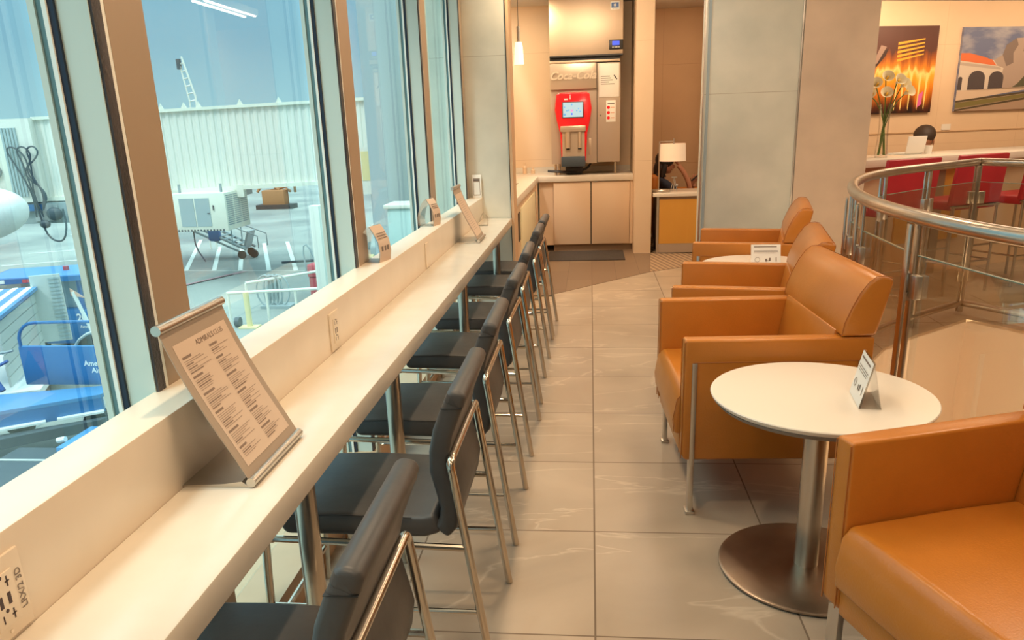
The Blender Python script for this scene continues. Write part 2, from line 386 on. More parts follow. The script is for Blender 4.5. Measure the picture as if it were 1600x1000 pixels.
l.new(tcn.outputs['Object'], mp.inputs[0]); l.new(mp.outputs[0], wv.inputs[0]); l.new(wv.outputs[0], rr.inputs[0]); l.new(rr.outputs[0], n['Principled BSDF'].inputs['Base Color'])
g = MB(); g.prism([(.575, 5.75), (1.30, 6.25), (1.6, 8.6), (.66, 8.6), (.66, 6.9)], .0, .004, 'z'); struct(g.build('floor', cp, smooth=False), 'brown striped carpet beside the honey wood cabinet')
# ceiling
struct(MB().box(-1.05, 8.5, -4, 10.6, 2.75, 2.85).build('ceiling', 'ceiling', smooth=False))
# walls behind camera and to the right
struct(MB().box(-1.05, 8.5, -4.1, -4.0, 0, 2.75).build('wall_back', 'column', smooth=False))
struct(MB().box(8.5, 8.6, -4, 10.6, 0, 2.75).build('wall_right', 'column', smooth=False))
# lower storey seen through the opening
lw = MB(); n_ = len(HOLE)
for i in range(n_):
    a = HOLE[i]; b = HOLE[(i+1) % n_]; lw.quad((*a, -.02), (*b, -.02), (*b, -3.2), (*a, -3.2))
struct(lw.build('wall_opening', 'drywall', smooth=False), 'cream wall of the floor opening dropping to the lower storey')
eb = MB()
for i in range(n_):
    a = HOLE[i]; b = HOLE[(i+1) % n_]; eb.quad((*a, .0), (*b, .0), (*b, -.02), (*a, -.02))
struct(eb.build('trim_1', 'steel', smooth=False))
struct(MB().box(.9, 4.2, -2, 4.2, -3.3, -3.2).build('floor', 'drywall', smooth=False), 'lower storey floor far below the opening')

# ---- window wall
Y_M = [-1.935, -.44, 1.055, 2.585, 3.975]
ZT = 2.75
struct(MB().box(-.957, -.845, -4, 4.11, .70, .91, .004).build('trim_2', 'riser'), 'cream quartz window ledge behind the bar counter')
struct(MB().box(-1.10, -.93, -4, 4.3, 0, .115).build('trim_3', 'woodtrim', smooth=False), 'low tan kerb under the windows')
bounds = [-4.0]+Y_M
for i, (ya, yb) in enumerate(zip(bounds, bounds[1:])):
    w = MB().box(-1.069, -1.065, ya+.19 if i else ya, yb-.004, .115, ZT).build('window_%d' % (i+1), 'winglass', smooth=False); struct(w)
    ye = min(yb+.185, 4.105)
    MB().box(-1.062, -.948, yb, ye, .115, ZT).build('window_frame', 'mull_sage', w, smooth=False)
    MB().box(-.949, -.943, yb+.046, ye, .115, ZT).build('mullion_front_face', 'mull_warm_reflect', w, smooth=False)
    MB().box(-.951, -.9425, yb+.003, yb+.033, .115, ZT).build('sealant_joint', 'darkseal', w)
    MB().box(-.950, -.944, yb+.034, yb+.046, .115, ZT).build('white_edge', 'white_strip', w, smooth=False)
    MB().box(-1.024, -1.012, yb-.007, yb+.001, .115, ZT).build('rubber_seal', 'navy', w, smooth=False)
    MB().box(-1.033, -1.024, yb-.012, yb+.001, .115, ZT).build('white_beading', 'white_strip', w, smooth=False)
    MB().box(-1.048, -1.033, yb-.006, yb+.001, .115, ZT).build('grey_gasket', 'teal_strip', w, smooth=False)
    MB().box(-1.062, -1.048, yb-.011, yb+.001, .115, ZT).build('outer_frame', 'mull_sage', w, smooth=False)
    if i < 4: MB().box(-1.062, -1.05, ye-.001, ye+.010, .115, ZT).build('outer_frame', 'mull_sage', w, smooth=False)
# end wall of the window bay
ew = MB().box(-1.2, -.625, 4.11, 4.31, 0, ZT).build('wall_end', 'endwall', smooth=False); struct(ew, 'pale stone-panelled end wall of the window bay')
MB().box(-.622, -.60, 4.105, 4.35, 0, ZT).build('wood_edge', 'woodtrim', ew, smooth=False)
MB().box(-.6255, -.621, 4.102, 4.112, 0, ZT).build('shadow_joint', 'dark', ew, smooth=False)

# ---- alcove walls
struct(MB().box(-1.3, 0.60, 7.85, 7.95, 0, ZT).build('wall_alcove', 'alcove', smooth=False), 'warm beige panelled wall behind the drinks machine')
struct(MB().box(-1.3, -1.2, 4.31, 7.85, 0, ZT).build('wall_alcove_left', 'alcove', smooth=False))
pw = MB().box(.47, .66, 6.88, 8.7, 0, ZT).build('wall_pillar', 'alcove', smooth=False); struct(pw, 'narrow beige pier to the right of the drinks alcove')
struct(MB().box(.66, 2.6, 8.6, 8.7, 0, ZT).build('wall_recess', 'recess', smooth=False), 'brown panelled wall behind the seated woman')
# ---- grey and beige column block
wp = MB().box(.835, 1.525, 4.3, 4.46, 0, ZT).build('wall_partition', 'partition', smooth=False); struct(wp, 'pale grey partition panel behind the armchairs')
MB().box(.828, .839, 4.296, 4.32, 0, ZT).build('corner_bead', 'alum', wp, smooth=False)
MB().box(.852, .872, 4.293, 4.302, 0, ZT).build('corner_channel', 'greymetal', wp, smooth=False)
MB().box(1.518, 1.528, 4.292, 4.302, 0, ZT).build('edge_trim', 'alum', wp, smooth=False)
struct(MB().box(1.53, 2.045, 4.27, 4.66, 0, ZT).build('wall_column', 'column', smooth=False), 'tall beige column behind the curved railing')
# ---- art wall
AW0 = Vector((3.6, 8.9, 0)); AWd = Vector((math.cos(R(17.4)), math.sin(R(17.4)), 0)); AWn = Vector((AWd.y, -AWd.x, 0))
g = MB(); g.obox(AW0+AWd*1.6-AWn*.05+Vector((0, 0, 1.375)), (7.5, .1, 2.75), R(17.4)); wa = g.build('wall_art', 'alcove', smooth=False); struct(wa, 'warm cream wall carrying the two canvas pictures')
g = MB(); g.obox(AW0+AWd*1.6+AWn*.004+Vector((0, 0, 1.17)), (7.5, .012, .012), R(17.4)); g.build('dado_joint', 'recess', wa)

# ================================================================ COUNTER + things on it
ct = empty('bar_counter', 'long cream quartz counter running along the windows', 'counter', (-.73, 0, 0))
MB().box(-.115, .111, -4, 4.10, .69, .75, .004).build('worktop', 'counter', ct)
for y in (-1.9, -.42, .39, 1.84, 3.30):
    MB().cyl((.078, y, 0), (.078, y, .69), .025, 28).build('leg', 'steel', ct)

def outlet_things():
    defs = [(-1.066, True, 'cream power outlet with USB ports at the near left end of the ledge'), (.435, False, 'cream power outlet further along the ledge, behind the menu stand'), (1.95, None, 'blank cream cover plate low on the window ledge, past the second outlet')]
    for y, det, lab in defs:
        t = empty('power_outlet' if det is not None else 'blank_cover_plate', lab, 'outlet' if det is not None else 'cover plate', (-.845, y, .818))
        MB().box(0, .006, -.045, .045, -.062, .062, .002).build('cover_plate', 'plastic_cream', t)
        if det is None: continue
        d = MB().box(.006, .009, -.022, .022, -.040, .040, .001).build('socket_face', 'plastic_cream', t)
        s = MB()
        for zc in (.026, -.026):
            s.box(.0088, .0096, -.012, -.010, zc-.006, zc+.006); s.box(.0088, .0096, .008, .010, zc-.008, zc+.008); s.box(.0088, .0096, .005, .013, zc-.001, zc+.001)
            s.cyl((.0088, -.002, zc+.010), (.0096, -.002, zc+.010), .003, 10)
        s.box(.0088, .0096, -.012, -.006, -.009, .009); s.box(.0088, .0096, .004, .010, -.009, .009)
        s.build('socket_slots', 'slot', d)
        MB().cyl((.006, 0, .051), (.0072, 0, .051), .003, 10).build('screw', 'plastic_cream', t); MB().cyl((.006, 0, -.051), (.0072, 0, -.051), .003, 10).build('screw', 'plastic_cream', t)
        if det:
            text_mb('LRX/2 3D', .016, frame((.0066, .034, 0), (0, 0, 1), (0, -1, 0)), .0002).build('marking', 'ink', t)
outlet_things()

def menu_stand(loc, label, full):
    """curved display stand: local x towards the room, y along the counter, z up"""
    t = empty('menu_stand', label, 'menu stand', loc)
    w = .134
    prof = [(-.003, .014), (-.022, .052), (-.045, .095), (-.070, .142), (-.096, .196), (-.118, .245), (-.138, .298), (-.146, .325)]
    def strip(off, y0, y1, a=0, b=1, th=.002):
        g = MB(); P = []
        L = [0]
        for p, q in zip(prof, prof[1:]): L.append(L[-1]+math.dist(p, q))
        def at(s):
            s *= L[-1]
            for i in range(len(prof)-1):
                if s <= L[i+1]+1e-9:
                    u = (s-L[i])/(L[i+1]-L[i]); p, q = prof[i], prof[i+1]
                    d = Vector((q[0]-p[0], q[1]-p[1])).normalized(); return Vector(p).lerp(Vector(q), u), Vector((d.y, -d.x))
            return Vector(prof[-1]), Vector((d.y, -d.x))
        N = 14 if b-a > .1 else 2; rows = []
        for i in range(N):
            p, nn = at(a+(b-a)*i/(N-1)); f = p+nn*(off+th); k = p+nn*off
            rows.append([g.b.verts.new((k.x, y0, k.y)), g.b.verts.new((f.x, y0, f.y)), g.b.verts.new((f.x, y1, f.y)), g.b.verts.new((k.x, y1, k.y))])
        for A, B in zip(rows, rows[1:]):
            for k2 in range(4): g.b.faces.new((A[k2], A[(k2+1) % 4], B[(k2+1) % 4], B[k2]))
        g.b.faces.new(rows[0]); g.b.faces.new(rows[-1][::-1])
        return g, at
    MB().prism([(-.003, .0), (-.155, .0), (-.155, .003), (-.06, .008), (-.02, .014)], -w, w, 'y').build('base_plate', 'alum', t)
    MB().cyl((0, -w-.002, .012), (0, w+.002, .012), .010, 20).build('lower_roll', 'alum', t)
    MB().cyl((-.147, -w-.004, .331), (-.147, w+.004, .331), .0105, 20).build('upper_roll', 'alum', t)
    bd, at = strip(0, -w, w); bd.build('curved_board', 'greyprint', t)
    pg, _ = strip(.0022, -w+.022, w-.022, .075, .90, .0006); sheet = pg.build('printed_sheet', 'paperwarm', t)
    g = MB(); hb = MB()
    def line(y0, y1, s, h=.0016, mb=None):
        p, nn = at(s); d = Vector((-nn.y, nn.x)); c = p+nn*.0033
        a = c-d*h/2; b = c+d*h/2; (mb or g).quad((a.x, y0, a.y), (a.x, y1, a.y), (b.x, y1, b.y), (b.x, y0, b.y))
    def put(txt, y, s, size, mb):
        p, nn = at(s); d = Vector((-nn.y, nn.x)); c = p+nn*.0032
        text_mb(txt, size, frame((c.x, y, c.y), (0, 1, 0), (d.x, 0, d.y)), .0002, mb)
    if full:
        put('ADMIRALS', .006, .855, .0165, hb); put('CLUB', .068, .855, .0165, g)
        for col, (ya, yb) in enumerate(((-.102, -.005), (.008, .102))):
            s = .81 if col == 0 else .80
            rnd = random.Random(col+3)
            while s > .12:
                line(ya, ya+.030+rnd.random()*.02, s, .0048, hb); s -= .022
                for _ in range(rnd.randint(3, 6)):
                    if s < .11: break
                    line(ya, ya+.05+rnd.random()*(yb-ya-.055), s, .0015); s -= .0125
                    if rnd.random() < .5: line(ya, ya+.03+rnd.random()*.03, s, .0026, hb); s -= .013
                s -= .016
    else:
        for i in range(16): line(-.09, .02+.06*random.random(), .8-.04*i, .002)
    hb.build('print_bold', 'menubold', sheet, smooth=False); g.build('print_fine', 'menuink', sheet, smooth=False)
    return t
menu_stand((-.697, -.436, .75), 'large curved menu stand with a cream printed menu, nearest on the counter', True)
menu_stand((-.697, 2.915, .75), 'curved menu stand at the far end of the counter, near the end wall', False)

def tent_sign(name, loc, rz, label, w=.11, h=.15, d=.085, lines=True, group=None, sheet_mat='paper', ratio=.5):
    """clear acrylic A-stand with a paper on the face towards -y (local)"""
    t = empty(name, label, 'table sign', loc, rz, group)
    th = .0025
    fa = MB(); fa.prism([(-d/2, 0), (0, h), (th, h), (-d/2+th*1.4, 0)], -w/2, w/2, 'x'); fa.build('front_sheet_holder', 'acrylic', t, smooth=False)
    ba = MB(); ba.prism([(d/2, 0), (0, h), (-th, h), (d/2-th*1.4, 0)], -w/2, w/2, 'x'); ba.build('back_support', 'acrylic', t, smooth=False)
    bb = MB().box(-w/2, w/2, -d/2, d/2, 0, .003); bb.build('base_strip', 'acrylic', t, smooth=False)
    ang = math.atan2(h, d/2); yd = Vector((0, math.cos(ang), math.sin(ang))); nn = Vector((0, -math.sin(ang), math.cos(ang)))
    L = math.hypot(h, d/2); o0 = Vector((0, -d/2, 0))+nn*.0012
    def q(mb, x0, x1, a, b, off=0):
        P = [o0+yd*a+nn*off+Vector((x, 0, 0)) for x, a in ((x0, a), (x1, a), (x1, b), (x0, b))]; mb.quad(*P)
    p = MB(); p.merge(MB().box(-w/2+.001, w/2-.001, 0, L-.004, 0, .0006).b, frame(o0+Vector((0, 0, .0015)), (1, 0, 0), yd)); sh = p.build('paper_insert', sheet_mat, t, smooth=False)
    k = MB(); q(k, -w*.40, w*.36, L*.86, L*.90, .0022)
    for i in range(3): q(k, -w*.40, w*(.40-.08*(i == 2)), L*(.70-.05*i), L*(.715-.05*i), .0022)
    k.build('print_lines', 'ink', sh, smooth=False)
    k = MB()
    c = o0+yd*L*.32+nn*.0022+Vector((-w*.28, 0, 0))
    k.tube([c+Vector((math.cos(a)*w*.08, 0, 0))+yd*math.sin(a)*w*.08 for a in [2*PI*i/14 for i in range(14)]], .0008, 5, closed=True)
    q(k, -.02*w, .04*w, L*.24, L*.36, .0022); q(k, .1*w, .16*w, L*.26, L*.4, .0022); q(k, .0*w, .16*w, L*.27, L*.29, .0022); q(k, .33*w, .36*w, L*.24, L*.42, .0022)
    k.build('print_symbols', 'ink', sh, smooth=False)
    return t
def arch_sign(loc, rz, label, s=1.0):
    """bent acrylic holder: curved clear back leg, curved printed front"""
    t = empty('acrylic_sign_holder', label, 'table sign', loc, rz, None); w = .105*s/2
    fr = [(.040, 0), (.046, .04), (.040, .085), (.020, .125), (.004, .148)]; bk = [(-.050, 0), (-.052, .04), (-.040, .09), (-.018, .130), (.004, .150)]
    fr = [(a*s, b*s) for a, b in fr]; bk = [(a*s, b*s) for a, b in bk]
    def st(pr, off, m, name, y=w):
        pts = pr+[(a+off, b) for a, b in reversed(pr)]
        return MB().prism(pts, -y, y, 'y').build(name, m, t)
    st(fr, .0025, 'acrylic', 'front_sheet_holder'); st(bk, .0025, 'acrylic', 'curved_back')
    MB().box(-.05*s, .042*s, -w, w, 0, .0025).build('base_strip', 'acrylic', t)
    sh = st([(a+.003, b) for a, b in fr[0:]], .0008, 'paperwarm', 'paper_insert', w*.96)
    k = MB()
    for i, z in enumerate((.118, .108, .098)):
        x = .0285+(.118-z)*.42; k.obox((x*s+.0035, 0, z*s), (.002, w*1.5, .0022))
    for y in (-.5, 0, .45): k.obox((.0475*s+.002, y*w, .055*s), (.0016, w*.22, .02*s))
    k.build('print_lines', 'ink', sh)
    return t
arch_sign((-.912, 1.235, .91), R(-12), 'clear acrylic sign holder on the window ledge, beside the second tan mullion')
arch_sign((-.918, 2.42, .91), R(-12), 'clear acrylic sign holder on the window ledge, beside the third tan mullion')
arch_sign((-.78, 3.66, .75), R(10), 'small clear sign holder at the far end of the counter, behind the far menu stand', .62)
t = empty('wall_card', 'upright white card leaning against the end wall on the window ledge', 'card', (-.88, 4.085, .911))
MB().box(-.035, .035, -.006, .0, 0, .172, .001).build('card', 'paper', t); MB().box(-.026, .026, -.0072, -.006, .018, .148).build('printed_panel', 'greyprint', t)
MB().box(-.022, .022, -.008, -.0072, .025, .118).build('blank_square', 'paper', t); MB().box(-.022, .022, -.008, -.0072, .128, .138).build('print_line', 'inkdark', t)

# ================================================================ DARK COUNTER CHAIRS
def make_chair():
    t = empty('counter_chair', 'x', 'chair', (-.28, .27, 0), 0, 'dark counter chairs')
    hw = .205
    def offset(path, th):
        A, B = [], []
        for i, p in enumerate(path):
            a = Vector(path[max(i-1, 0)]); b = Vector(path[min(i+1, len(path)-1)]); d = (b-a).normalized(); nn = Vector((-d.y, d.x)); h = th[i]/2 if isinstance(th, list) else th/2
            A.append(tuple(Vector(p)+nn*h)); B.append(tuple(Vector(p)-nn*h))
        return A+B[::-1]
    seat = [(-.56, .437), (-.545, .438), (-.40, .44), (-.25, .436), (-.17, .436), (-.130, .447)]
    g = MB().prism(offset(seat, [.035, .062, .066, .064, .062, .058]), -hw, hw, 'y', .014, 3); st = g.build('seat', 'dleather', t)
    MB().tube([(-.56, -hw-.0005, .466), (-.4, -hw-.0005, .470), (-.2, -hw-.0005, .464)], .0016, 6).build('seam', 'dseam', st)
    back = [(-.125, .420), (-.103, .444), (-.096, .49), (-.106, .54), (-.118, .595), (-.117, .645), (-.104, .70), (-.086, .745), (-.071, .780), (-.063, .800), (-.061, .812)]
    g = MB().prism(offset(back, [.05, .052, .052, .052, .052, .052, .052, .052, .050, .046, .030]), -hw, hw, 'y', .013, 3); bk = g.build('backrest', 'dleather', t)
    g = MB().prism(offset([(-.0765, .769), (-.071, .780), (-.063, .801), (-.0605, .8135)], [.0535, .0525, .049, .034]), -hw-.0012, hw+.0012, 'y', .013, 3); g.build('back_cap', 'dleather', bk)
    MB().box(-.1045, -.0495, -hw-.0018, hw+.0018, .7675, .7690).build('seam', 'dseam', bk)
    r = .0115
    for s in (-1, 1):
        y = s*.222
        MB().tube([(0, y, .002), (-.080, y, .60), (-.0835, y, .622), (-.0835, y-s*.012, .634), (-.0835, y-s*.03, .636)], r, 12, smooth=1).build('rear_leg', 'chrome', t)
        MB().tube([(-.615, y, .002), (-.60, y, .385), (-.592, y, .402), (-.575, y, .405)], r, 12, smooth=1).build('front_leg', 'chrome', t)
        MB().tube([(-.58, y, .405), (-.052, y, .388)], .0095, 10).build('seat_rail', 'chrome', t)
        MB().tube([(-.606, y, .20), (-.026, y, .196)], .007, 10).build('stretcher', 'chrome', t)
    MB().tube([(-.0835, -.195, .636), (-.0835, .195, .636)], r, 12).build('back_crossbar', 'chrome', t)
    MB().tube([(-.595, -.22, .40), (-.595, .22, .40)], .0095, 10).build('front_crossbar', 'chrome', t)
    MB().tube([(-.61, -.22, .12), (-.61, .22, .12)], .0085, 10).build('footrest', 'chrome', t)
    return t
chair = make_chair()
cy_s = [(-.60, 'dark leather chair nearest the camera, its back cut by the photo\'s lower edge'),
        (.045, 'second dark leather chair from the camera, pushed up to the counter'),
        (.728, 'third dark leather chair from the camera along the counter'),
        (1.502, 'middle dark leather chair of the row of seven at the counter'),
        (2.19, 'third dark leather chair from the far end of the counter'),
        (3.03, 'second dark leather chair from the end wall'),
        (3.566, 'farthest dark leather chair, at the end of the counter by the end wall')]
cyq = [-.755]+[c for c, _ in cy_s[1:]]
for i, (c_, lab) in enumerate(cy_s):
    o = chair if i == 0 else copy_tree(chair)
    o.location = (-.28+[-.03, 0, 0, .004, 0, .003, .008][i], cyq[i], 0); o.rotation_euler = (0, 0, R([0, 0, 0, -1, .5, 0, -1][i])); o['label'] = lab

# ================================================================ TAN ARMCHAIRS
def make_armchair():
    t = empty('lounge_armchair', 'x', 'armchair', (0, 0, 0), 0, 'tan leather armchairs')
    H = .36
    arm_prof = [(0.0, .245), (.012, .225), (.67, .225), (.67, .68), (.018, .68), (.0, .665)]
    for s in (-1, 1):
        y0, y1 = (H-.062, H) if s > 0 else (-H, -H+.062)
        a = MB().prism([(.005, .245), (.016, .222), (.665, .222), (.665, .685), (.006, .685)], y0, y1, 'y', .009, 3).build('arm', 'leather', t)
        ys = s*(H+.0004)
        MB().tube([(.042, ys, .222), (.042, ys, .602), (.66, ys, .602)], .0016, 6).build('seam', 'seam', a)
        MB().tube([(.004, s*(H-.004), .23), (.0045, s*(H-.004), .677), (.66, s*(H-.004), .683)], .0018, 6).build('piping', 'seam', a)
        MB().tube([(.004, s*(H-.058), .23), (.0045, s*(H-.058), .677)], .0016, 6).build('piping', 'seam', a)
        MB().box(.034, .052, min(s*(H-.004), s*(H+.005)), max(s*(H-.004), s*(H+.005)), .20, .60, .001).box(.034, .052, min(s*(H-.038), s*(H+.005)), max(s*(H-.038), s*(H+.005)), .012, .226, .001).build('front_leg', 'alum', t)
        MB().box(.026, .060, min(s*(H-.040), s*(H+.010)), max(s*(H-.040), s*(H+.010)), 0, .014, .002).build('foot_pad', 'alum', t)
        MB().box(.615, .635, min(s*(H-.004), s*(H+.005)), max(s*(H-.004), s*(H+.005)), .0, .60, .001).build('rear_leg', 'alum', t)
    MB().box(.010, .62, -H+.062, H-.062, .215, .305, .008).build('seat_base', 'leather', t)
    g = MB().prism([(-.012, .300), (-.018, .36), (-.004, .44), (.02, .468), (.3, .470), (.60, .462), (.60, .300)], -H+.0635, H-.0635, 'y', .012, 3)
    cu = g.build('seat_cushion', 'leather', t)
    MB().tube([(-.015, -H+.068, .31), (-.020, -H+.068, .36), (-.006, -H+.068, .44), (.018, -H+.068, .464)], .0016, 6).build('piping', 'seam', cu)
    b0 = MB().prism([(.50, .44), (.545, .70), (.66, .70), (.665, .215), (.60, .215)], -H+.063, H-.063, 'y', .006).build('back_panel', 'leather', t)
    g = MB().prism([(.548, .688), (.556, .735), (.575, .79), (.600, .84), (.626, .878), (.650, .897), (.675, .899), (.702, .894), (.712, .884), (.690, .78), (.668, .688)], -H+.002, H-.002, 'y', .012, 3)
    b = g.build('backrest', 'leather', t)
    for s in (-1, 1):
        y = s*(H-.006)
        MB().tube([(.550, y, .69), (.556, y, .735), (.576, y, .79), (.600, y, .842), (.626, y, .880), (.650, y, .899), (.675, y, .901), (.703, y, .896)], .0016, 6).build('piping', 'seam', b)
    return t
ac = make_armchair()
def place(o, fx, fy, rz, corner):  # corner: -1 near front corner given, +1 far front corner given
    c_ = math.cos(rz); s_ = math.sin(rz); off = Vector((0, corner*.36)); ro = Vector((c_*off.x-s_*off.y, s_*off.x+c_*off.y))
    o.location = (fx-ro.x, fy-ro.y, 0); o.rotation_euler = (0, 0, rz)
spec = [(.585, -.11, 19, 1, 'tan leather armchair nearest the camera, cut by the right edge, seat facing us'),
        (.318, .757, 2.5, -1, 'large tan leather armchair behind the nearer round white table'),
        (.364, 1.70, -10.5, -1, 'tan leather armchair directly behind the large one, third from the camera'),
        (.630, 3.075, -12, -1, 'farthest tan leather armchair, in front of the pale grey partition')]
for i, (x, y, a, cn, lab) in enumerate(spec):
    o = ac if i == 0 else copy_tree(ac); place(o, x, y, R(a), cn); o['label'] = lab

# ================================================================ ROUND TABLES
def round_table():
    t = empty('round_side_table', 'x', 'table', (0, 0, 0), 0, 'round white side tables')
    tp = MB().lathe([(.20, -.026), (.308, -.022), (.328, -.004), (.3305, .003), (.328, .006), (.32, .0065), (0.01, .0065)], (0, 0, .609), 72).build('tabletop', 'laminate', t)
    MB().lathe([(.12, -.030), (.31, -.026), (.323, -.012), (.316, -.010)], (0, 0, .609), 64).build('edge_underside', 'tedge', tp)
    MB().cyl((0, 0, .012), (0, 0, .585), .038, 36).build('pedestal', 'steel', t)
    bs = MB().lathe([(.268, .004), (.280, .008), (.280, .014), (.272, .018), (.06, .022), (.01, .022)], (0, 0, 0), 64).build('base', 'steel_base', t)
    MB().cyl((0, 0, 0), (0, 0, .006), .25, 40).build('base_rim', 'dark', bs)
    return t
rtb = round_table(); rtb.location = (.695, .395, 0); rtb['label'] = 'round white pedestal table in the foreground beside the nearest armchair'
r2_ = copy_tree(rtb); r2_.location = (.965, 2.665, 0); r2_['label'] = 'small round white table between the two farther armchairs'
tent_sign('tent_card', (.806, .33, .6155), R(-98), 'folded white tent card on the foreground round table', .155, .138, .06)
tent_sign('tent_card', (.985, 2.60, .6155), R(-3), 'white tent card standing on the farther round table', .165, .125, .08)

# ================================================================ GLASS RAILING
rail = empty('glass_railing', 'curved glass railing with a steel handrail around the floor opening', 'railing', (1.12, 1.15, 0))
def relz(pts, z): return [(x-1.12, y-1.15, z) for x, y in pts]
def smooth_path(pts, keep, it=3):
    p = [Vector(q) for q in pts]; fl = [i in keep for i in range(len(p))]
    for _ in range(it):
        q = []; f2 = []; n = len(p)
        for i in range(n):
            a, b = p[i], p[(i+1) % n]
            if fl[i]: q.append(a); f2.append(True); 
            else: q.append(p[i-1]*.125+a*.75+b*.125); f2.append(False)
            q.append((a+b)/2); f2.append(False)
        p, fl = q, f2
    return [tuple(v) for v in p]
SP = smooth_path(RAIL, {11}, 3)
MB().tube(relz(SP, 1.085), .026, 16, closed=True).build('handrail', 'steel', rail)
MB().tube(relz(inset(SP, .01), .075), .019, 12, closed=True).build('bottom_rail', 'steel', rail)
posts = [(1.60, -.35), (1.245, .24), (1.125, .93), (1.152, 1.58), (1.205, 1.90), (1.44, 2.58), (1.78, 3.12), (2.20, 3.52), (2.70, 3.94), (3.12, 3.25), (3.6, 2.4), (3.9, 1.2), (3.7, -.2), (3.1, -1.3)]
def nearest_dir(p):
    b = min(range(len(SP)), key=lambda i: math.dist(SP[i], p)); a = Vector(SP[b-1]); c = Vector(SP[(b+1) % len(SP)]); return (c-a).normalized(), Vector(SP[b])
for p in posts:
    d, c = nearest_dir(p); nn = Vector((d.y, -d.x)); cc = Vector(p)-Vector((1.12, 1.15)); rz = math.atan2(d.y, d.x)
    po = MB()
    for off in (-.011, .011): po.obox((cc.x+nn.x*off*1.2, cc.y+nn.y*off*1.2, .535), (.036, .011, 1.05), rz, .003)
    for z in (.2, .8): po.obox((cc.x, cc.y, z), (.02, .014, .03), rz)
    post = po.build('post', 'steel', rail)
    for z in (.28, .84): 
        for sg in (-1, 1): MB().obox((cc.x+d.x*sg*.038+nn.x*.012, cc.y+d.y*sg*.038+nn.y*.012, z), (.044, .026, .085), rz, .003).build('glass_clamp', 'alum', post)
for a, b in zip(posts, posts[1:]):
    A = Vector(a); B = Vector(b); d = (B-A); L = d.length; d.normalize(); nn = Vector((d.y, -d.x)); mid = (A+B)/2+nn*.012-Vector((1.12, 1.15))
    pn = MB().obox((mid.x, mid.y, .53), (L-.06, .010, .84), math.atan2(d.y, d.x)).build('glass_panel', 'railglass', rail, smooth=False)
    MB().obox((mid.x, mid.y, .951), (L-.06, .0105, .003), math.atan2(d.y, d.x)).build('glass_edge', 'greenedge', pn, smooth=False)

# ================================================================ DRINKS ALCOVE
bc = empty('base_cabinet', 'beige two-door base cabinet under the drinks machine', 'cabinet', (0, 7.1, 0))
MB().box(-.60, .468, .05, .74, .075, .80).build('body', 'cab', bc, smooth=False)
for x0, x1 in ((-.434, -.012), (.0, .432)):
    MB().box(x0, x1, .018, .05, .085, .792, .003).build('door', 'cab', bc)
MB().box(.436, .468, .018, .05, .085, .80).build('filler', 'cab', bc, smooth=False)
MB().box(-.013, .001, .03, .051, .085, .792).build('gap', 'dark', bc, smooth=False)
MB().box(.02, .07, .008, .019, .788, .794, .001).build('door_pull', 'alum', bc)
MB().box(-.44, .468, .07, .10, 0, .078).build('toe_kick', 'toe', bc, smooth=False)
lc = empty('side_cabinet', 'beige waste cabinet with dark openings along the left of the alcove', 'cabinet', (-.62, 5.7, 0))
MB().box(-.55, -.003, -1.35, 1.42, .0, .80).build('body', 'cab', lc, smooth=False)
for y in (-1.05, .98): MB().box(-.006, .002, y, y+.16, .48, .72).build('waste_slot', 'dark', lc, smooth=False)
MB().box(-.003, .012, -.86, .90, .10, .74, .002).build('door', 'cab_yellow', lc)
MB().box(-.003, .008, 1.18, 1.38, .10, .79, .002).build('door', 'cab', lc)
wt = empty('alcove_worktop', 'L-shaped cream worktop carrying the drinks machine', 'worktop', (0, 7.1, 0))
g = MB(); g.prism([(.468, 0), (-.605, 0), (-.605, -2.75), (-1.19, -2.75), (-1.19, .74), (.468, .74)], .80, .868, 'z', .003); g.build('slab', 'counter', wt)
MB().box(-1.18, .468, .725, .745, .868, .93).build('upstand', 'counter', wt, smooth=False)
# small things on the worktop
for dx, y, h_, lab in ((-.80, 7.65, .13, 'small pale bottle at the back of the alcove worktop'), (-.70, 7.62, .07, 'short pale cup beside the bottle on the alcove worktop')):
    o = MB().lathe([(.025, 0), (.026, h_*.6), (.012, h_*.75), (.012, h_), (.002, h_)], (dx, y, .868), 16).build('bottle' if h_ > .1 else 'cup', 'cab', None); tag(o, lab, 'bottle' if h_ > .1 else 'cup')
o = MB().box(-.84, -.74, 5.9, 6.06, .868, .876, .003).build('paper_napkin_pad', 'greyprint'); tag(o, 'small grey pad lying on the alcove worktop at left', 'pad')

# drinks dispenser
dm = empty('soda_dispenser', 'tall soda dispenser with a red touchscreen fountain and COCA-COLA lettering', 'drinks dispenser', (0, 7.18, .868))
MB().box(-.452, .062, .0, .55, .125, 1.195, .004).build('left_housing', 'machine', dm)
MB().box(.068, .320, .0, .55, .135, 1.19, .004).build('right_door', 'machine', dm)
MB().box(.058, .074, .02, .5, .13, 1.20).build('door_gap', 'dark', dm, smooth=False)
MB().box(-.455, .055, -.035, .002, .925, 1.195, .008).build('embossed_fascia', 'machine2', dm)
text_mb('Coca-Cola', .118, frame((-.205, -.036, 1.066), (1, 0, 0), (0, 0, 1)), .009, bold=.003, shear=.35).build('raised_lettering', mat('relief_highlight_metal', (.74, .62, .48), .3, .3), dm)  # letters coloured lighter than the fascia, painting in the relief's highlights
MB().box(-.455, .315, .02, .5, 1.195, 1.27).build('vent_gap', 'dark', dm, smooth=False)
MB().box(-.455, .315, -.005, .03, 1.20, 1.225, .003).build('steel_ledge', 'ssteel', dm)
rd = [(-.385, .875), (-.350, .892), (-.05, .892), (-.018, .875), (.004, .72), (-.012, .60), (-.045, .46), (-.06, .16), (-.10, .13), (-.30, .13), (-.335, .16), (-.35, .46), (-.385, .60), (-.405, .72)]
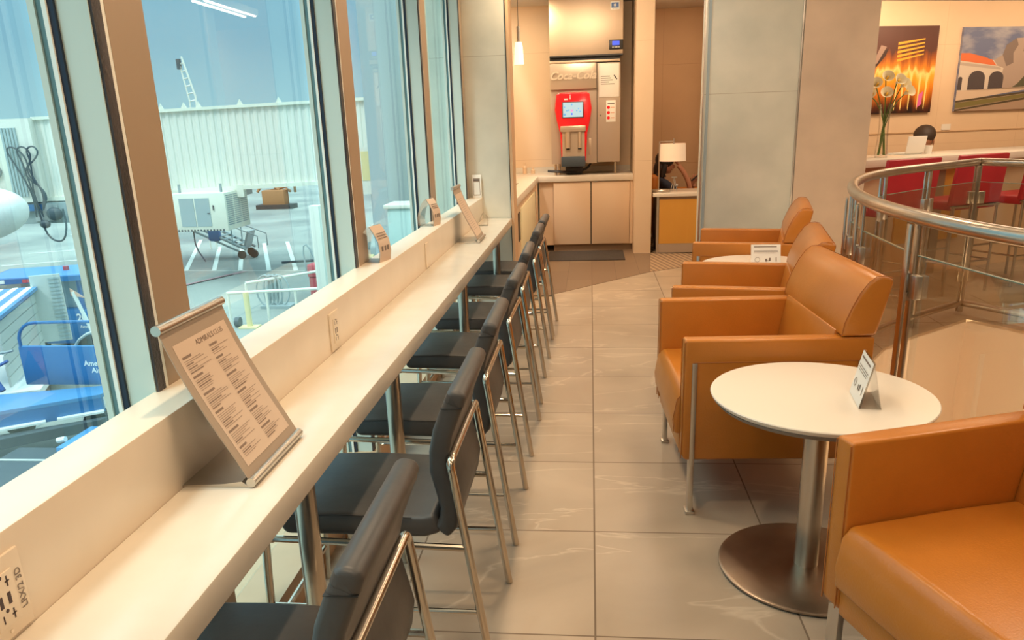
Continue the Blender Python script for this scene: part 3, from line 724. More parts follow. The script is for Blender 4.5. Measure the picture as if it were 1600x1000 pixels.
MB().prism(rd, -.075, .0, 'y', .012, 3).build('red_fountain_panel', 'red', dm)
MB().box(-.325, -.075, -.078, -.07, .17, .50).build('dispensing_bay', 'ssteel', dm, smooth=False)
MB().box(-.345, -.062, -.105, -.07, .475, .54, .01).build('nozzle_hood', 'machine2', dm)
MB().box(-.335, -.068, -.15, -.07, .10, .21, .008).build('drip_tray', 'darkmetal', dm)
for x in (-.26, -.13):
    z = MB(); z.cyl((x, -.10, .30), (x, -.10, .475), .030 if x < -.2 else .018, 18).build('nozzle', 'ssteel', dm)
    MB().box(x-.02, x+.02, -.115, -.085, .285, .30, .003).build('nozzle_tip', 'dark', dm)
sc = MB().box(-.322, -.085, -.084, -.074, .625, .795, .003).build('touchscreen', 'dark', dm)
MB().box(-.313, -.094, -.0855, -.083, .633, .787).build('display', 'screen', sc, smooth=False)
for x, z, r_, mm in ((-.295, .66, .014, 'scr_blue'), (-.295, .74, .008, 'scr_blue'), (-.27, .70, .008, 'scr_blue'), (-.215, .70, .013, 'scr_pink'), (-.215, .665, .010, 'bluelcd'), (-.25, .705, .008, 'scr_blue'), (-.16, .70, .008, 'scr_blue'), (-.14, .72, .007, 'scr_blue'), (-.215, .765, .009, 'scr_blue'), (-.125, .69, .007, 'scr_blue')):
    MB().cyl((x, -.0868, z), (x, -.085, z), r_, 14).build('screen_icon', mm, sc)
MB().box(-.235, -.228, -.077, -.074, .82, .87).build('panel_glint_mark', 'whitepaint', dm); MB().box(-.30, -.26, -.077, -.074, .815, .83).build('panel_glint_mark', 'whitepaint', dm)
MB().box(-.03, .0, -.003, .001, .22, .40, .001).build('side_vent', 'ssteel', dm)
for x in (-.41, -.37, .27): MB().cyl((x, .06, 0), (x, .06, .13), .014, 16).build('foot', 'chrome', dm)
MB().cyl((.10, -.003, .64), (.10, .0, .64), .008, 12).build('lock', 'chrome', dm)
MB().box(-.30, -.10, .05, .3, .005, .10, .02).build('drain_pan', 'dark', dm)
MB().tube([(-.50, .03, .05), (-.36, .02, .04), (-.2, .05, .02), (-.05, .1, .06), (.0, .15, .13)], .014, 8, smooth=2).build('drain_hose', 'dark', dm)
nt_ = tag(MB().box(.085, .305, 7.172, 7.178, 1.70, 2.045, .001).build('paper_notice', 'paper'), 'white paper notice taped to the right door of the drinks machine', 'notice')
k = MB()
for i in range(5): k.quad((.105, 7.1715, 1.92-.02*i), (.105+[.10, .11, .13, .09, .15][i], 7.1715, 1.92-.02*i), (.105+[.10, .11, .13, .09, .15][i], 7.1715, 1.913-.02*i), (.105, 7.1715, 1.913-.02*i))
k.build('print_lines', 'ink', nt_, smooth=False)
MB().obox((.265, 7.171, 1.905), (.012, .003, .055), rot=Matrix.Rotation(R(-35), 4, 'Y')).build('pen_drawing', 'dark', nt_)
s2 = tag(MB().box(.165, .270, 7.174, 7.179, 1.435, 1.665, .001).build('instruction_label', 'paper'), 'narrow white label with red pictograms on the drinks machine door', 'label')
for i in range(3):
    MB().cyl((.19, 7.1725, 1.59-.055*i), (.19, 7.1745, 1.59-.055*i), .017, 16).build('red_pictogram', 'red', s2)
    MB().box(.215, .255, 7.1728, 7.1745, 1.583-.055*i, 1.595-.055*i).build('print_line', 'cone', s2)
MB().box(.180, .255, 7.1728, 7.1745, 1.625, 1.635).build('print_line', 'inkdark', s2)
# ice machine on top
im = empty('ice_machine', 'stainless steel ice machine on top of the drinks dispenser', 'ice machine', (0, 7.18, 2.14))
MB().box(-.455, .345, -.02, .60, .0, .60, .008).build('steel_front', 'ssteel', im)
MB().box(-.455, .345, -.025, .1, -.012, .004).build('base_trim', 'dark', im)
dp = MB().box(.195, .345, -.026, -.016, .045, .145, .006).build('control_panel', 'dark', im)
MB().box(.228, .305, -.0275, -.0255, .09, .132).build('blue_display', 'bluelcd', dp, smooth=False)
for i in range(4): MB().cyl((.235+.022*i, -.028, .07), (.235+.022*i, -.0255, .07), .006, 10).build('button', 'alum', dp)
bd = MB().box(.208, .305, -.024, -.019, .445, .525, .003).build('maker_badge', 'whitepaint', im)
MB().box(.218, .295, -.0255, -.0235, .465, .515).build('badge_field', 'bluedark', bd)
st = MB()
for a in range(4): st.obox((.2565, -.0265, .49), (.03, .002, .006), rot=Matrix.Rotation(a*PI/4, 4, 'Y'))
st.build('badge_star', 'whitepaint', bd)
text_mb('Manitowoc', .013, frame((.2565, -.0262, .455), (1, 0, 0), (0, 0, 1)), .0003).build('badge_text', 'ink', bd)
tag(noise_mat and MB().box(-.49, .36, 6.45, 7.08, .003, .012, .003).build('floor_mat', noise_mat('dark_mat', (.045, .035, .03), (.07, .055, .045), 60, .9)), 'dark rectangular mat in front of the drinks cabinet', 'mat')

pn = empty('pendant_lamp', 'small white pendant lamp hanging at the left of the drinks alcove', 'pendant lamp', (-.675, 5.8, 1.98))
MB().lathe([(.046, .0), (.038, .15), (.030, .19), (.026, .195)], n=28).build('shade', 'shade2', pn)
MB().cyl((0, 0, .19), (0, 0, .33), .017, 18).build('socket', 'alum', pn); MB().cyl((0, 0, .33), (0, 0, .77), .0025, 8).build('cord', 'dark', pn)
for i_, yy in enumerate((3.64,)):
    lf = empty('linear_ceiling_light', 'pair of thin light tubes reflected at the top of the second window pane', 'ceiling light', (.55, 4.06, 2.33))
    MB().box(-.05, -.035, -.42, .42, -.008, 0).build('tube', 'led', lf); MB().box(.035, .05, -.42, .42, -.008, 0).build('tube', 'led', lf)
    MB().box(-.06, .06, -.45, .45, 0, .05).build('housing', 'alum', lf)
    for yy2 in (-.4, .4): MB().cyl((0, yy2, .05), (0, yy2, .42), .002, 6).build('suspension_wire', 'alum', lf)

# ---- recess: cabinet, lamp, armchair, woman
oc = empty('wood_cabinet', 'honey-coloured wood cabinet with a white top beside the beige pier', 'cabinet', (.92, 6.85, 0))
MB().box(-.20, .32, .0, .55, .10, .63, .003).build('side_frame', 'toe', oc)
MB().box(-.175, .32, -.008, .002, .115, .60).build('wood_panel', 'orangewood', oc, smooth=False)
MB().box(-.20, .32, -.006, .002, .012, .115).build('plinth', 'machine', oc, smooth=False)
MB().box(-.19, .31, .02, .5, 0, .10).build('plinth_back', 'dark', oc, smooth=False)
MB().box(-.205, -.18, -.012, .01, .0, .63).build('corner_post', 'alum', oc, smooth=False)
MB().box(-.245, .33, -.03, .58, .63, .665, .003).build('top', 'laminate', oc)
lp = empty('table_lamp', 'table lamp with a rectangular cream shade on the wood cabinet', 'lamp', (.80, 7.0, .665))
MB().lathe([(.10, 0), (.10, .02), (.085, .032), (.01, .034)], (-.03, .02, 0), 28).build('base', 'alum', lp)
MB().tube([(-.055, .02, .03), (-.055, .02, .545), (.10, .02, .545)], .0075, 8).build('stem', 'alum', lp)
MB().cyl((.10, .02, .50), (.10, .02, .575), .010, 12).build('finial', 'alum', lp)
MB().lathe([(.145, .335), (.138, .52)], (.092, .02, 0), 32, cap=False).build('shade', 'shade', lp)
ts = empty('tabletop_tripod', 'small metal tripod stand under the lamp shade', 'stand', (.92, 7.05, .665))
for a, b in ((-.045, -.02), (.03, -.02), (.0, .05)): MB().cyl((a, b, 0), (0, 0, .16), .004, 8).build('leg', 'alum', ts)
MB().box(-.03, .03, -.004, .004, .15, .165).build('head', 'alum', ts)

# seated woman in an armchair
wc = empty('brown_armchair', 'brown leather armchair in the recess with the seated woman', 'armchair', (.87, 7.86, 0))
MB().box(-.19, -.08, -.30, .30, .12, .82, .05, 4).build('backrest', 'leather', wc)
MB().box(-.10, .60, -.30, .30, .12, .37, .04, 3).build('seat', 'leather', wc)
MB().box(-.08, .60, -.37, -.26, .15, .62, .03, 3).build('arm', 'leather', wc); MB().box(-.08, .60, .26, .37, .15, .62, .03, 3).build('arm', 'leather', wc)
for x in (-.12, .54):
    for y in (-.3, .3): MB().cyl((x, y, 0), (x, y, .15), .015, 10).build('leg', 'alum', wc)
def skin_body(name, m, verts, edges, root=0, parent=None, sub=2):
    me = bpy.data.meshes.new(name); me.from_pydata([v[:3] for v in verts], edges, []); o = bpy.data.objects.new(name, me); C.objects.link(o)
    md = o.modifiers.new('s', 'SKIN'); md.use_smooth_shade = True; md.branch_smoothing = .5
    for i, v in enumerate(verts):
        r = v[3]; me.skin_vertices[0].data[i].radius = r if isinstance(r, tuple) else (r, r); me.skin_vertices[0].data[i].use_root = (i == root)
    sd = o.modifiers.new('d', 'SUBSURF'); sd.levels = sub; sd.render_levels = sub
    me.materials.append(M[m] if isinstance(m, str) else m)
    if parent: o.parent = parent
    # bake
    dg = bpy.context.evaluated_depsgraph_get(); dg.update(); nm = bpy.data.meshes.new_from_object(o.evaluated_get(dg)); o.modifiers.clear(); o.data = nm; nm.name = name
    if not nm.materials: nm.materials.append(M[m])
    for p in nm.polygons: p.use_smooth = True
    return o
def head_mb(c, s=1.0, yaw=0, pitch=0):
    """head facing local +x"""
    g = MB(); Rm = Matrix.Translation(c) @ Matrix.Rotation(yaw, 4, 'Z') @ Matrix.Rotation(pitch, 4, 'Y') @ Matrix.Scale(s, 4)
    def B(p, r, sc): 
        t = bmesh.new(); bmesh.ops.create_uvsphere(t, u_segments=20, v_segments=14, radius=r); g.merge(t, Rm @ Matrix.Translation(p) @ Matrix.Diagonal((*sc, 1)))
    B((-.01, 0, .03), .09, (1.05, .85, 1.0)); B((.018, 0, -.03), .072, (.95, .82, 1.15)); B((.05, 0, -.075), .035, (.9, .9, .8))
    B((.095, 0, -.015), .016, (1.1, .7, 1.5)); B((.085, 0, -.055), .014, (.8, 1.7, .5)); 
    for sy in (-1, 1): B((.0, sy*.075, -.01), .022, (.7, .35, 1.3))
    return g, Rm
wm = empty('person', 'seated woman with long dark hair and dark top, head propped on hand, phone raised', 'person', (.79, 7.80, -.055))
V = [(.14, 0, .47, (.15, .12)), (.10, 0, .62, (.14, .11)), (.06, 0, .74, (.17, .11)), (.05, 0, .83, (.11, .09)), (.07, 0, .875, .05),
     (.07, -.17, .78, .06), (.24, -.20, .64, .045), (.40, -.18, .64, .04), (.07, .17, .78, .06), (.16, .2, .60, .045), (.33, .10, .62, .04),
     (.30, -.09, .46, .085), (.56, -.10, .47, .065), (.58, -.10, .10, .045), (.30, .09, .46, .085), (.56, .10, .47, .065), (.58, .10, .10, .045)]
Ed = [(0, 1), (1, 2), (2, 3), (3, 4), (2, 5), (5, 6), (6, 7), (2, 8), (8, 9), (9, 10), (0, 11), (11, 12), (12, 13), (0, 14), (14, 15), (15, 16)]
skin_body('body', 'navycloth', V, Ed, 0, wm)
hd, Rm = head_mb((.105, -.01, .985), 1.0, 0, R(12)); hd.build('head', 'skin2', wm)
def hair():
    g = MB()
    for p, r, sc in (((-.03, 0, .045), .108, (1.05, .95, 1.0)), ((-.07, 0, -.06), .075, (.9, 1.2, 1.5)), ((-.075, .0, -.17), .06, (.9, 1.5, 1.7)), ((-.02, -.075, -.08), .04, (.9, .6, 2.6)), ((-.02, .075, -.08), .04, (.9, .6, 2.6))):
        t = bmesh.new(); bmesh.ops.create_uvsphere(t, u_segments=18, v_segments=12, radius=r); g.merge(t, Rm @ Matrix.Translation(p) @ Matrix.Diagonal((*sc, 1)))
    return g
hair().build('hair', 'hair', wm)
def hand(name, palm, fdir, side, m, parent, curl=.5, s=1.0):
    """palm centre, finger direction, side direction; five separate fingers"""
    palm = Vector(palm); f = Vector(fdir).normalized(); sd = Vector(side); sd = (sd-f*sd.dot(f)).normalized(); n = f.cross(sd)
    vs = [tuple(palm-f*.055*s)+(.020*s,), tuple(palm)+(.024*s,)]; ed = [(0, 1)]
    for i, (o, L) in enumerate(((-.030, .062), (-.010, .074), (.011, .070), (.030, .055))):
        b = palm+f*.030*s+sd*o*s; a = b+f*L*.5*s+n*curl*.012*s; c = a+(f*(1-curl)+n*curl).normalized()*L*.5*s
        k = len(vs); vs += [tuple(b)+(.0095*s,), tuple(a)+(.0085*s,), tuple(c)+(.007*s,)]; ed += [(1, k), (k, k+1), (k+1, k+2)]
    b = palm-f*.015*s-sd*.030*s; a = b+f*.025*s-sd*.018*s+n*.01*s; c = a+f*.03*s+n*.012*s
    k = len(vs); vs += [tuple(b)+(.012*s,), tuple(a)+(.010*s,), tuple(c)+(.008*s,)]; ed += [(1, k), (k, k+1), (k+1, k+2)]
    return skin_body(name, m, vs, ed, 1, parent, 1)
# bare forearm to the head and forearm with the phone
MB().tube([(.38, -.19, .64), (.36, -.17, .78), (.30, -.12, .90), (.245, -.09, .965)], .030, 12, smooth=2).build('forearm', 'skin2', wm)
hand('hand', (.215, -.06, 1.015), (-.6, .2, .75), (0, 1, 0), 'skin2', wm, .4)
MB().tube([(.33, .10, .62), (.42, .0, .70), (.44, -.03, .73)], .027, 12, smooth=1).build('forearm', 'skin2', wm)
hand('hand', (.43, -.05, .77), (.35, -.1, .9), (1, 0, 0), 'skin2', wm, .6)
g = MB(); 
for i in range(7): g.ball((.17+.05*math.cos(i*1.9), -.115-.012*math.sin(i), .74-.035*i), .022, (1, .5, .8), 10)
g.build('white_pattern', 'paper', wm)
ph = tag(MB().obox((1.245, 7.73, .775), (.012, .07, .14), rot=Matrix.Rotation(R(50), 4, 'Y'), bev=.003).build('mobile_phone', 'dark'), 'dark mobile phone held by the seated woman', 'phone')

# ================================================================ BAR WITH RED STOOLS
BD = R(27.5); bu = Vector((math.cos(BD), math.sin(BD), 0)); bn = Vector((-bu.y, bu.x, 0)); B0 = Vector((2.137, 4.72, 0))
def bpt(u, v, z): return B0+bu*u+bn*v+Vector((0, 0, z))
bcn = empty('bar_island', 'long pale bar counter behind the railing with red stools along it', 'counter', B0, BD)
MB().box(-.05, 4.6, 0, .62, 1.01, 1.07, .004).build('bar_top', 'laminate', bcn)
MB().box(.02, 4.55, .28, .58, 0, 1.01).build('front_panel', 'cab', bcn, smooth=False)
for u in (.03, 1.15, 2.6, 4.2): MB().box(u, u+.1, .22, .29, 0, 1.01).build('support', 'toe', bcn, smooth=False)
MB().box(.75, 1.55, .262, .281, .30, .95).build('wood_inset', 'orangewood', bcn, smooth=False)
def stool():
    t = empty('red_bar_stool', 'x', 'bar stool', (0, 0, 0), BD, 'red bar stools')
    MB().prism([(.0, .72), (-.035, 1.10), (-.005, 1.105), (.045, .72)], -.265, .265, 'x', .008).build('backrest', 'redleather', t)
    MB().box(-.25, .25, .02, .42, .68, .75, .015, 3).build('seat', 'redleather', t)
    for x in (-.24, .24):
        MB().tube([(x, .0, .0), (x, .0, .72)], .011, 8).build('rear_leg', 'steel', t); MB().tube([(x, .40, .0), (x, .40, .69)], .011, 8).build('front_leg', 'steel', t)
        MB().tube([(x, .0, .26), (x, .40, .26)], .008, 8).build('stretcher', 'steel', t)
    MB().box(-.26, .26, -.012, .012, .70, .715).build('back_rail', 'steel', t)
    MB().tube([(-.24, .40, .30), (.24, .40, .30)], .009, 8).build('footrest', 'steel', t); MB().tube([(-.24, .0, .26), (.24, .0, .26)], .008, 8).build('stretcher', 'steel', t)
    return t
s0 = stool()
for i, (x, y, lab) in enumerate(((2.37, 4.25, 'red bar stool partly hidden by the beige column'), (3.02, 4.60, 'red bar stool directly behind the railing corner post'), (3.70, 4.93, 'red bar stool at the right edge of the photo, third from the column'))):
    o = s0 if i == 0 else copy_tree(s0); o.location = (x, y, 0); o['label'] = lab

va = empty('flower_vase', 'tall clear glass vase of white calla lilies on the bar', 'vase', bpt(.46, .22, 1.07))
MB().lathe([(.05, .004), (.052, .03), (.042, .15), (.038, .26), (.046, .38), (.056, .43)], n=28, cap=False).build('glass_body', 'acrylic', va)
MB().lathe([(.001, 0), (.05, .0), (.05, .012), (.001, .014)], n=24).build('glass_foot', 'acrylic', va)
GREEN = mat('calla_stem_green', (.10, .17, .03), .5); PET = mat('calla_petal_white', (.86, .78, .55), .5); SPA = mat('calla_spadix', (.85, .50, .05), .6)
for i, (tx, ty, tz) in enumerate(((-.13, 0, .50), (-.085, .03, .58), (-.03, -.05, .50), (.07, .0, .60), (.12, .03, .57), (.13, -.04, .51), (.0, .06, .63))):
    a = i*.9
    bx, by = -.030*math.copysign(1, tx)*.8, .02*math.cos(a*3)
    MB().tube([(bx, by, .02), (0+.012*math.cos(a), .012*math.sin(a), .25), (tx*.5, ty*.5, .44), (tx, ty, tz)], .0045, 7, smooth=2).build('stem', GREEN, va)
    fl_ = MB().lathe([(.008, -.01), (.018, .02), (.034, .045), (.05, .058)], n=16, cap=False)
    bmesh.ops.transform(fl_.b, matrix=Matrix.Translation((tx, ty, tz)) @ Matrix.Rotation(R(62), 4, 'X') @ Matrix.Rotation(math.atan2(tx, .3), 4, 'Y'), verts=fl_.b.verts)
    f_ = fl_.build('petal', PET, va)
    MB().cyl((tx, ty-.01, tz), (tx, ty-.045, tz+.02), .007, 8).build('spadix', SPA, f_)
lt = empty('laptop', 'white laptop seen from behind on the bar, in front of the man', 'laptop', bpt(.99, .36, 1.07), BD)
MB().box(-.11, .11, .0, .18, 0, .015, .003).build('base', 'whitepaint', lt); MB().obox((0, -.02, .085), (.22, .008, .145), rot=Matrix.Rotation(R(8), 4, 'X'), bev=.003).build('lid', 'paper', lt)
cpn = tag(MB().lathe([(.028, 0), (.034, .07), (.034, .072), (.002, .01)], bpt(1.14, .34, 1.07), 16).build('paper_cup', 'paper'), 'small white cup beside the laptop on the bar', 'cup')
sg = tag(MB().obox(bpt(.22, .40, 1.16), (.11, .008, .17), BD).build('lit_panel_standin', 'paper'), 'white upright board standing in for a lit panel on the bar, left of the vase', 'card')  # plain white board in place of a glowing panel, without emission
mn = empty('person', 'man with short dark hair in a blue shirt sitting behind the laptop', 'person', bpt(1.80, 1.0, 0))
V = [(0, 0, .55, (.16, .12)), (0, -.02, .75, (.17, .12)), (0, -.06, .93, (.19, .11)), (0, -.09, 1.02, .06), (-.19, -.08, .92, .06), (-.24, -.22, .74, .045), (-.14, -.38, .86, .038), (.19, -.08, .92, .06), (.24, -.22, .74, .045), (.14, -.38, .86, .038),
     (-.10, -.2, .52, .085), (-.12, -.42, .50, .065), (-.12, -.42, .08, .05), (.10, -.2, .52, .085), (.12, -.42, .50, .065), (.12, -.42, .08, .05)]
Ed = [(0, 1), (1, 2), (2, 3), (2, 4), (4, 5), (5, 6), (2, 7), (7, 8), (8, 9), (0, 10), (10, 11), (11, 12), (0, 13), (13, 14), (14, 15)]
skin_body('body', 'bluecloth', V, Ed, 0, mn)
hd, Rm = head_mb((-.03, -.14, 1.155), 1.12, R(-115), R(22)); hd.cyl((0, -.09, 1.02), (-.02, -.12, 1.12), .05, 16); hd.build('head', 'skin', mn)
g = MB()
t_ = bmesh.new(); bmesh.ops.create_uvsphere(t_, u_segments=20, v_segments=14, radius=.100); g.merge(t_, Rm @ Matrix.Translation((-.022, 0, .050)) @ Matrix.Diagonal((1.04, .90, .80, 1)))
t_ = bmesh.new(); bmesh.ops.create_uvsphere(t_, u_segments=16, v_segments=12, radius=.07); g.merge(t_, Rm @ Matrix.Translation((-.050, 0, -.01)) @ Matrix.Diagonal((.85, 1.0, 1.1, 1)))
g.build('hair', mat('brown_hair', (.05, .028, .016), .6), mn)
hand('hand', (-.13, -.42, .90), (.1, -1, -.1), (1, 0, 0), 'skin', mn, .4); hand('hand', (.13, -.42, .90), (-.1, -1, -.1), (1, 0, 0), 'skin', mn, .4)
sx = empty('white_bench', 'low bench behind the bar under the man', 'bench', bpt(1.80, 1.0, 0), BD)
MB().box(-.3, .3, -.12, .12, .40, .44, .005).build('seat', 'laminate', sx)
for a in (-.26, .26):
    for b in (-.10, .10): MB().cyl((a, b, 0), (a, b, .40), .015, 8).build('leg', 'steel', sx)

# ---- pictures on the art wall (flat canvases)
def aw(s, z, d=0): return AW0+AWd*s+AWn*d+Vector((0, 0, z))
ARTF = lambda s, z, d=0: frame(aw(s, z, d), AWd, (0, 0, 1))
def poly_on(fr, pts, m, name, par, off=0.0):
    g = MB(); g.quad(*[(fr @ Vector((x, y, off))) for x, y in pts]); return g.build(name, m, par, smooth=False)
c1 = mat('print_night', (.075, .03, .02), .4); n = c1.node_tree.nodes; l = c1.node_tree.links
tcn = n.new('ShaderNodeTexCoord'); sp_ = n.new('ShaderNodeSeparateXYZ'); l.new(tcn.outputs['Generated'], sp_.inputs[0])
mpn = n.new('ShaderNodeMapping'); mpn.inputs['Scale'].default_value = (9, 9, .8); l.new(tcn.outputs['Generated'], mpn.inputs[0])
nz = n.new('ShaderNodeTexNoise'); nz.inputs['Scale'].default_value = 1.6; nz.inputs['Detail'].default_value = 6; l.new(mpn.outputs[0], nz.inputs[0])
zr = n.new('ShaderNodeValToRGB'); zr.color_ramp.interpolation = 'LINEAR'; els = zr.color_ramp.elements
els[0].position = 0; els[0].color = (.02, .01, .01, 1); els[1].position = 1; els[1].color = (.09, .03, .02, 1)
for p_, cc_ in ((.08, (.12, .03, .01, 1)), (.22, (.70, .20, .015, 1)), (.40, (.95, .45, .04, 1)), (.48, (1, .72, .25, 1)), (.53, (.8, .28, .03, 1)), (.62, (.40, .11, .02, 1)), (.72, (.10, .035, .025, 1))):
    q_ = els.new(p_); q_.color = cc_
ad_ = math_node(n, l, 'ADD', sp_.outputs[2], math_node(n, l, 'MULTIPLY', math_node(n, l, 'SUBTRACT', nz.outputs[0], .5), .32)); l.new(ad_, zr.inputs[0]); l.new(zr.outputs[0], n['Principled BSDF'].inputs['Base Color'])
p1 = empty('canvas_picture', 'canvas picture of orange city lights at night over water, behind the lilies', 'picture', aw(.26, 1.42), R(17.4))
g = MB().box(-.58, .55, -.035, 0, 0, 1.04); g.build('canvas', c1, p1, smooth=False)
M['sk1'] = mat('print_grey_tower', (.35, .24, .20), .5); M['or1'] = mat('print_orange_light', (1.0, .42, .04), .5); M['ye1'] = mat('print_yellow_light', (1.0, .75, .25), .5); M['pk1'] = mat('print_pink_light', (.75, .15, .45), .5); M['dk1'] = mat('print_dark', (.05, .025, .02), .5)
k = MB(); k.quad((-.52, -.037, .66), (-.15, -.037, .78), (-.18, -.037, .70), (-.40, -.037, .45), (-.53, -.037, .46)); k.build('dark_tower_print', 'dk1', p1, smooth=False)
k = MB(); k.quad((-.36, -.0385, .60), (-.26, -.0385, .82), (-.18, -.0385, .80), (-.30, -.0385, .60)); k.build('pale_tower_print', 'sk1', p1, smooth=False)
k = MB()
for j in range(5): k.quad((-.02, -.038, .62+j*.05), (.36, -.038, .70+j*.045), (.36, -.038, .715+j*.045), (-.02, -.038, .65+j*.05))
k.build('orange_streak_print', 'or1', p1, smooth=False)
k = MB()
for j, x in enumerate((.0, .09, .2, .33, .43)): k.quad((x, -.038, .06), (x+.012, -.038, .03), (x+.035, -.038, .48), (x+.0, -.038, .48))
k.build('light_reflection_print', 'ye1', p1, smooth=False)
k = MB(); k.quad((.34, -.039, .06), (.40, -.039, .10), (.41, -.039, .26), (.35, -.039, .22)); k.build('pink_light_print', 'pk1', p1, smooth=False)
# second picture: white arcaded station building with red roof, made of flat printed areas
p2 = empty('canvas_picture', 'canvas picture of a white arcaded building with red roof beside railway tracks', 'picture', aw(1.17, 1.42), R(17.4))
c2 = mat('print_sky', (.16, .19, .32), .5); n = c2.node_tree.nodes; l = c2.node_tree.links
nz = n.new('ShaderNodeTexNoise'); nz.inputs['Scale'].default_value = 2.2; nz.inputs['Detail'].default_value = 6; tcn = n.new('ShaderNodeTexCoord'); mpn = n.new('ShaderNodeMapping'); mpn.inputs['Scale'].default_value = (1, 1, 2.5)
l.new(tcn.outputs['Object'], mpn.inputs[0]); l.new(mpn.outputs[0], nz.inputs[0]); rr = n.new('ShaderNodeValToRGB'); rr.color_ramp.elements[0].position = .45; rr.color_ramp.elements[0].color = (.14, .17, .30, 1); rr.color_ramp.elements[1].position = .75; rr.color_ramp.elements[1].color = (.52, .50, .52, 1)
l.new(nz.outputs[0], rr.inputs[0]); l.new(rr.outputs[0], n['Principled BSDF'].inputs['Base Color'])
MB().box(0, 1.5, -.035, 0, 0, 1.02).build('canvas', c2, p2, smooth=False)
def pp(name, col, pts, d, rough=.5):
    m_ = mat(name, col, rough); g = MB(); g.quad(*[(x, -.035-d, z) for x, z in pts]); return g.build(name, m_, p2, smooth=False)
pp('facade_print', (.66, .58, .50), [(0, .24), (.9, .24), (.9, .60), (0, .64)], .001)
pp('roof_print', (.70, .17, .06), [(0, .62), (.55, .55), (.48, .62), (.35, .66), (.12, .71), (0, .71)], .002)
pp('tower_print', (.42, .33, .28), [(.62, .24), (1.5, .24), (1.5, .92), (.80, .88), (.66, .80), (.62, .68), (.50, .62), (.56, .55), (.66, .52)], .0025)
pp('tower_shadow_print', (.22, .17, .15), [(.62, .68), (.66, .80), (.80, .88), (.84, .80), (.78, .70), (.80, .58), (.70, .54)], .0028)
pp('tower_window_print', (.10, .08, .07), [(.93, .72), (.99, .72), (.99, .82), (.96, .85), (.93, .82)], .003)
pp('shrub_print', (.10, .10, .06), [(.80, .26), (1.1, .29), (1.1, .44), (1.0, .42), (.9, .32)], .0032)
pp('shaded_facade_print', (.50, .42, .36), [(0, .60), (.55, .54), (.62, .52), (.62, .50), (0, .565)], .0022)
for x0, x1 in ((-.0, .06), (.15, .40), (.46, .68)):
    pts = [(x0, .26)]+[((x0+x1)/2-(x1-x0)/2*math.cos(a), .40+(x1-x0)*.5*math.sin(a)*.75) for a in [PI*i/8 for i in range(9)]]+[(x1, .26)]
    pp('arch_print', (.08, .065, .07), pts, .003)
pp('pavement_print', (.66, .52, .40), [(0, .12), (1.5, .30), (1.5, .262), (0, .25)], .0035)
pp('gravel_print', (.42, .30, .22), [(0, 0), (1.5, 0), (1.5, .22), (0, .14)], .003)
pp('track_print', (.09, .07, .04), [(0, .02), (1.5, .20), (1.5, .17), (0, -.0)], .004); pp('track_print', (.09, .07, .04), [(0, .13), (1.5, .262), (1.5, .24), (0, .105)], .004)
pp('grass_print', (.20, .17, .06), [(0, .03), (1.5, .20), (1.5, .235), (0, .10)], .0038)
lb = tag(MB().obox(aw(1.10, 1.225, .008), (.13, .012, .075), R(17.4)).build('wall_label', 'paper'), 'small white label on the cream wall between the two pictures', 'wall label')

# ================================================================ OUTDOORS
G = -4.5
ap = mat('apron_concrete', (.4, .45, .43), .7); n = ap.node_tree.nodes; l = ap.node_tree.links; b = n['Principled BSDF']
tcn = n.new('ShaderNodeTexCoord'); s_ = n.new('ShaderNodeSeparateXYZ'); l.new(tcn.outputs['Object'], s_.inputs[0])
nz = n.new('ShaderNodeTexNoise'); nz.inputs['Scale'].default_value = .22; nz.inputs['Detail'].default_value = 8; l.new(tcn.outputs['Object'], nz.inputs[0])
rr = n.new('ShaderNodeValToRGB'); rr.color_ramp.elements[0].position = .35; rr.color_ramp.elements[0].color = (.175, .195, .19, 1); rr.color_ramp.elements[1].position = .62; rr.color_ramp.elements[1].color = (.315, .335, .31, 1); l.new(nz.outputs[0], rr.inputs[0])
gl = math_node(n, l, 'MAXIMUM', grid_lines(n, l, s_, 0, 6, .05), grid_lines(n, l, s_, 1, 6, .05))
mx = n.new('ShaderNodeMix'); mx.data_type = 'RGBA'; l.new(gl, mx.inputs[0]); l.new(rr.outputs[0], mx.inputs[6]); mx.inputs[7].default_value = (.16, .21, .22, 1); l.new(mx.outputs[2], b.inputs['Base Color'])
struct(MB().box(-260, -1.1, -60, 400, G-.2, G).build('floor', ap, smooth=False), 'grey concrete airport apron outside the windows')
def gline(pts, w, m, lab):
    g = MB()
    for a, b in zip(pts, pts[1:]):
        A = Vector(a); B = Vector(b); d = (B-A).normalized(); nn = Vector((-d.y, d.x))*w/2
        g.quad((*(A+nn), G+.012), (*(A-nn), G+.012), (*(B-nn), G+.012), (*(B+nn), G+.012))
    return struct(g.build('trim_4', m, smooth=False), lab)
gline([(-24, 32.2), (-9, 30.95)], .10, 'paintwhite', 'thin white boundary line on the apron')
gline([(-18.5, 24.0), (-15.6, 31.4)], .34, 'paintred', 'painted stripe on the apron'); gline([(-18.3, 24.2), (-15.8, 30.6)], .15, 'paintwhite', 'painted stripe on the apron')
for a_, b_ in (((-23.1, 42.2), (-18.6, 31.8)), ((-20.5, 39.2), (-17.2, 31.7)), ((-18.9, 38.5), (-15.9, 31.6)), ((-18.4, 40.3), (-14.5, 31.5)), ((-17.2, 40.7), (-13.2, 31.4))): gline([a_, b_], .2, 'paintwhite', 'white lane dash on the apron')
for x, y in ((-31, 38), (-29.5, 34), (-27, 30), (-34, 46)): gline([(x, y), (x+3.2, y+1.5)], .2, 'paintwhite', 'white lane dash on the apron')
gline([(-40, 26), (-22, 33)], .3, 'paintyellow', 'yellow lead line on the apron')
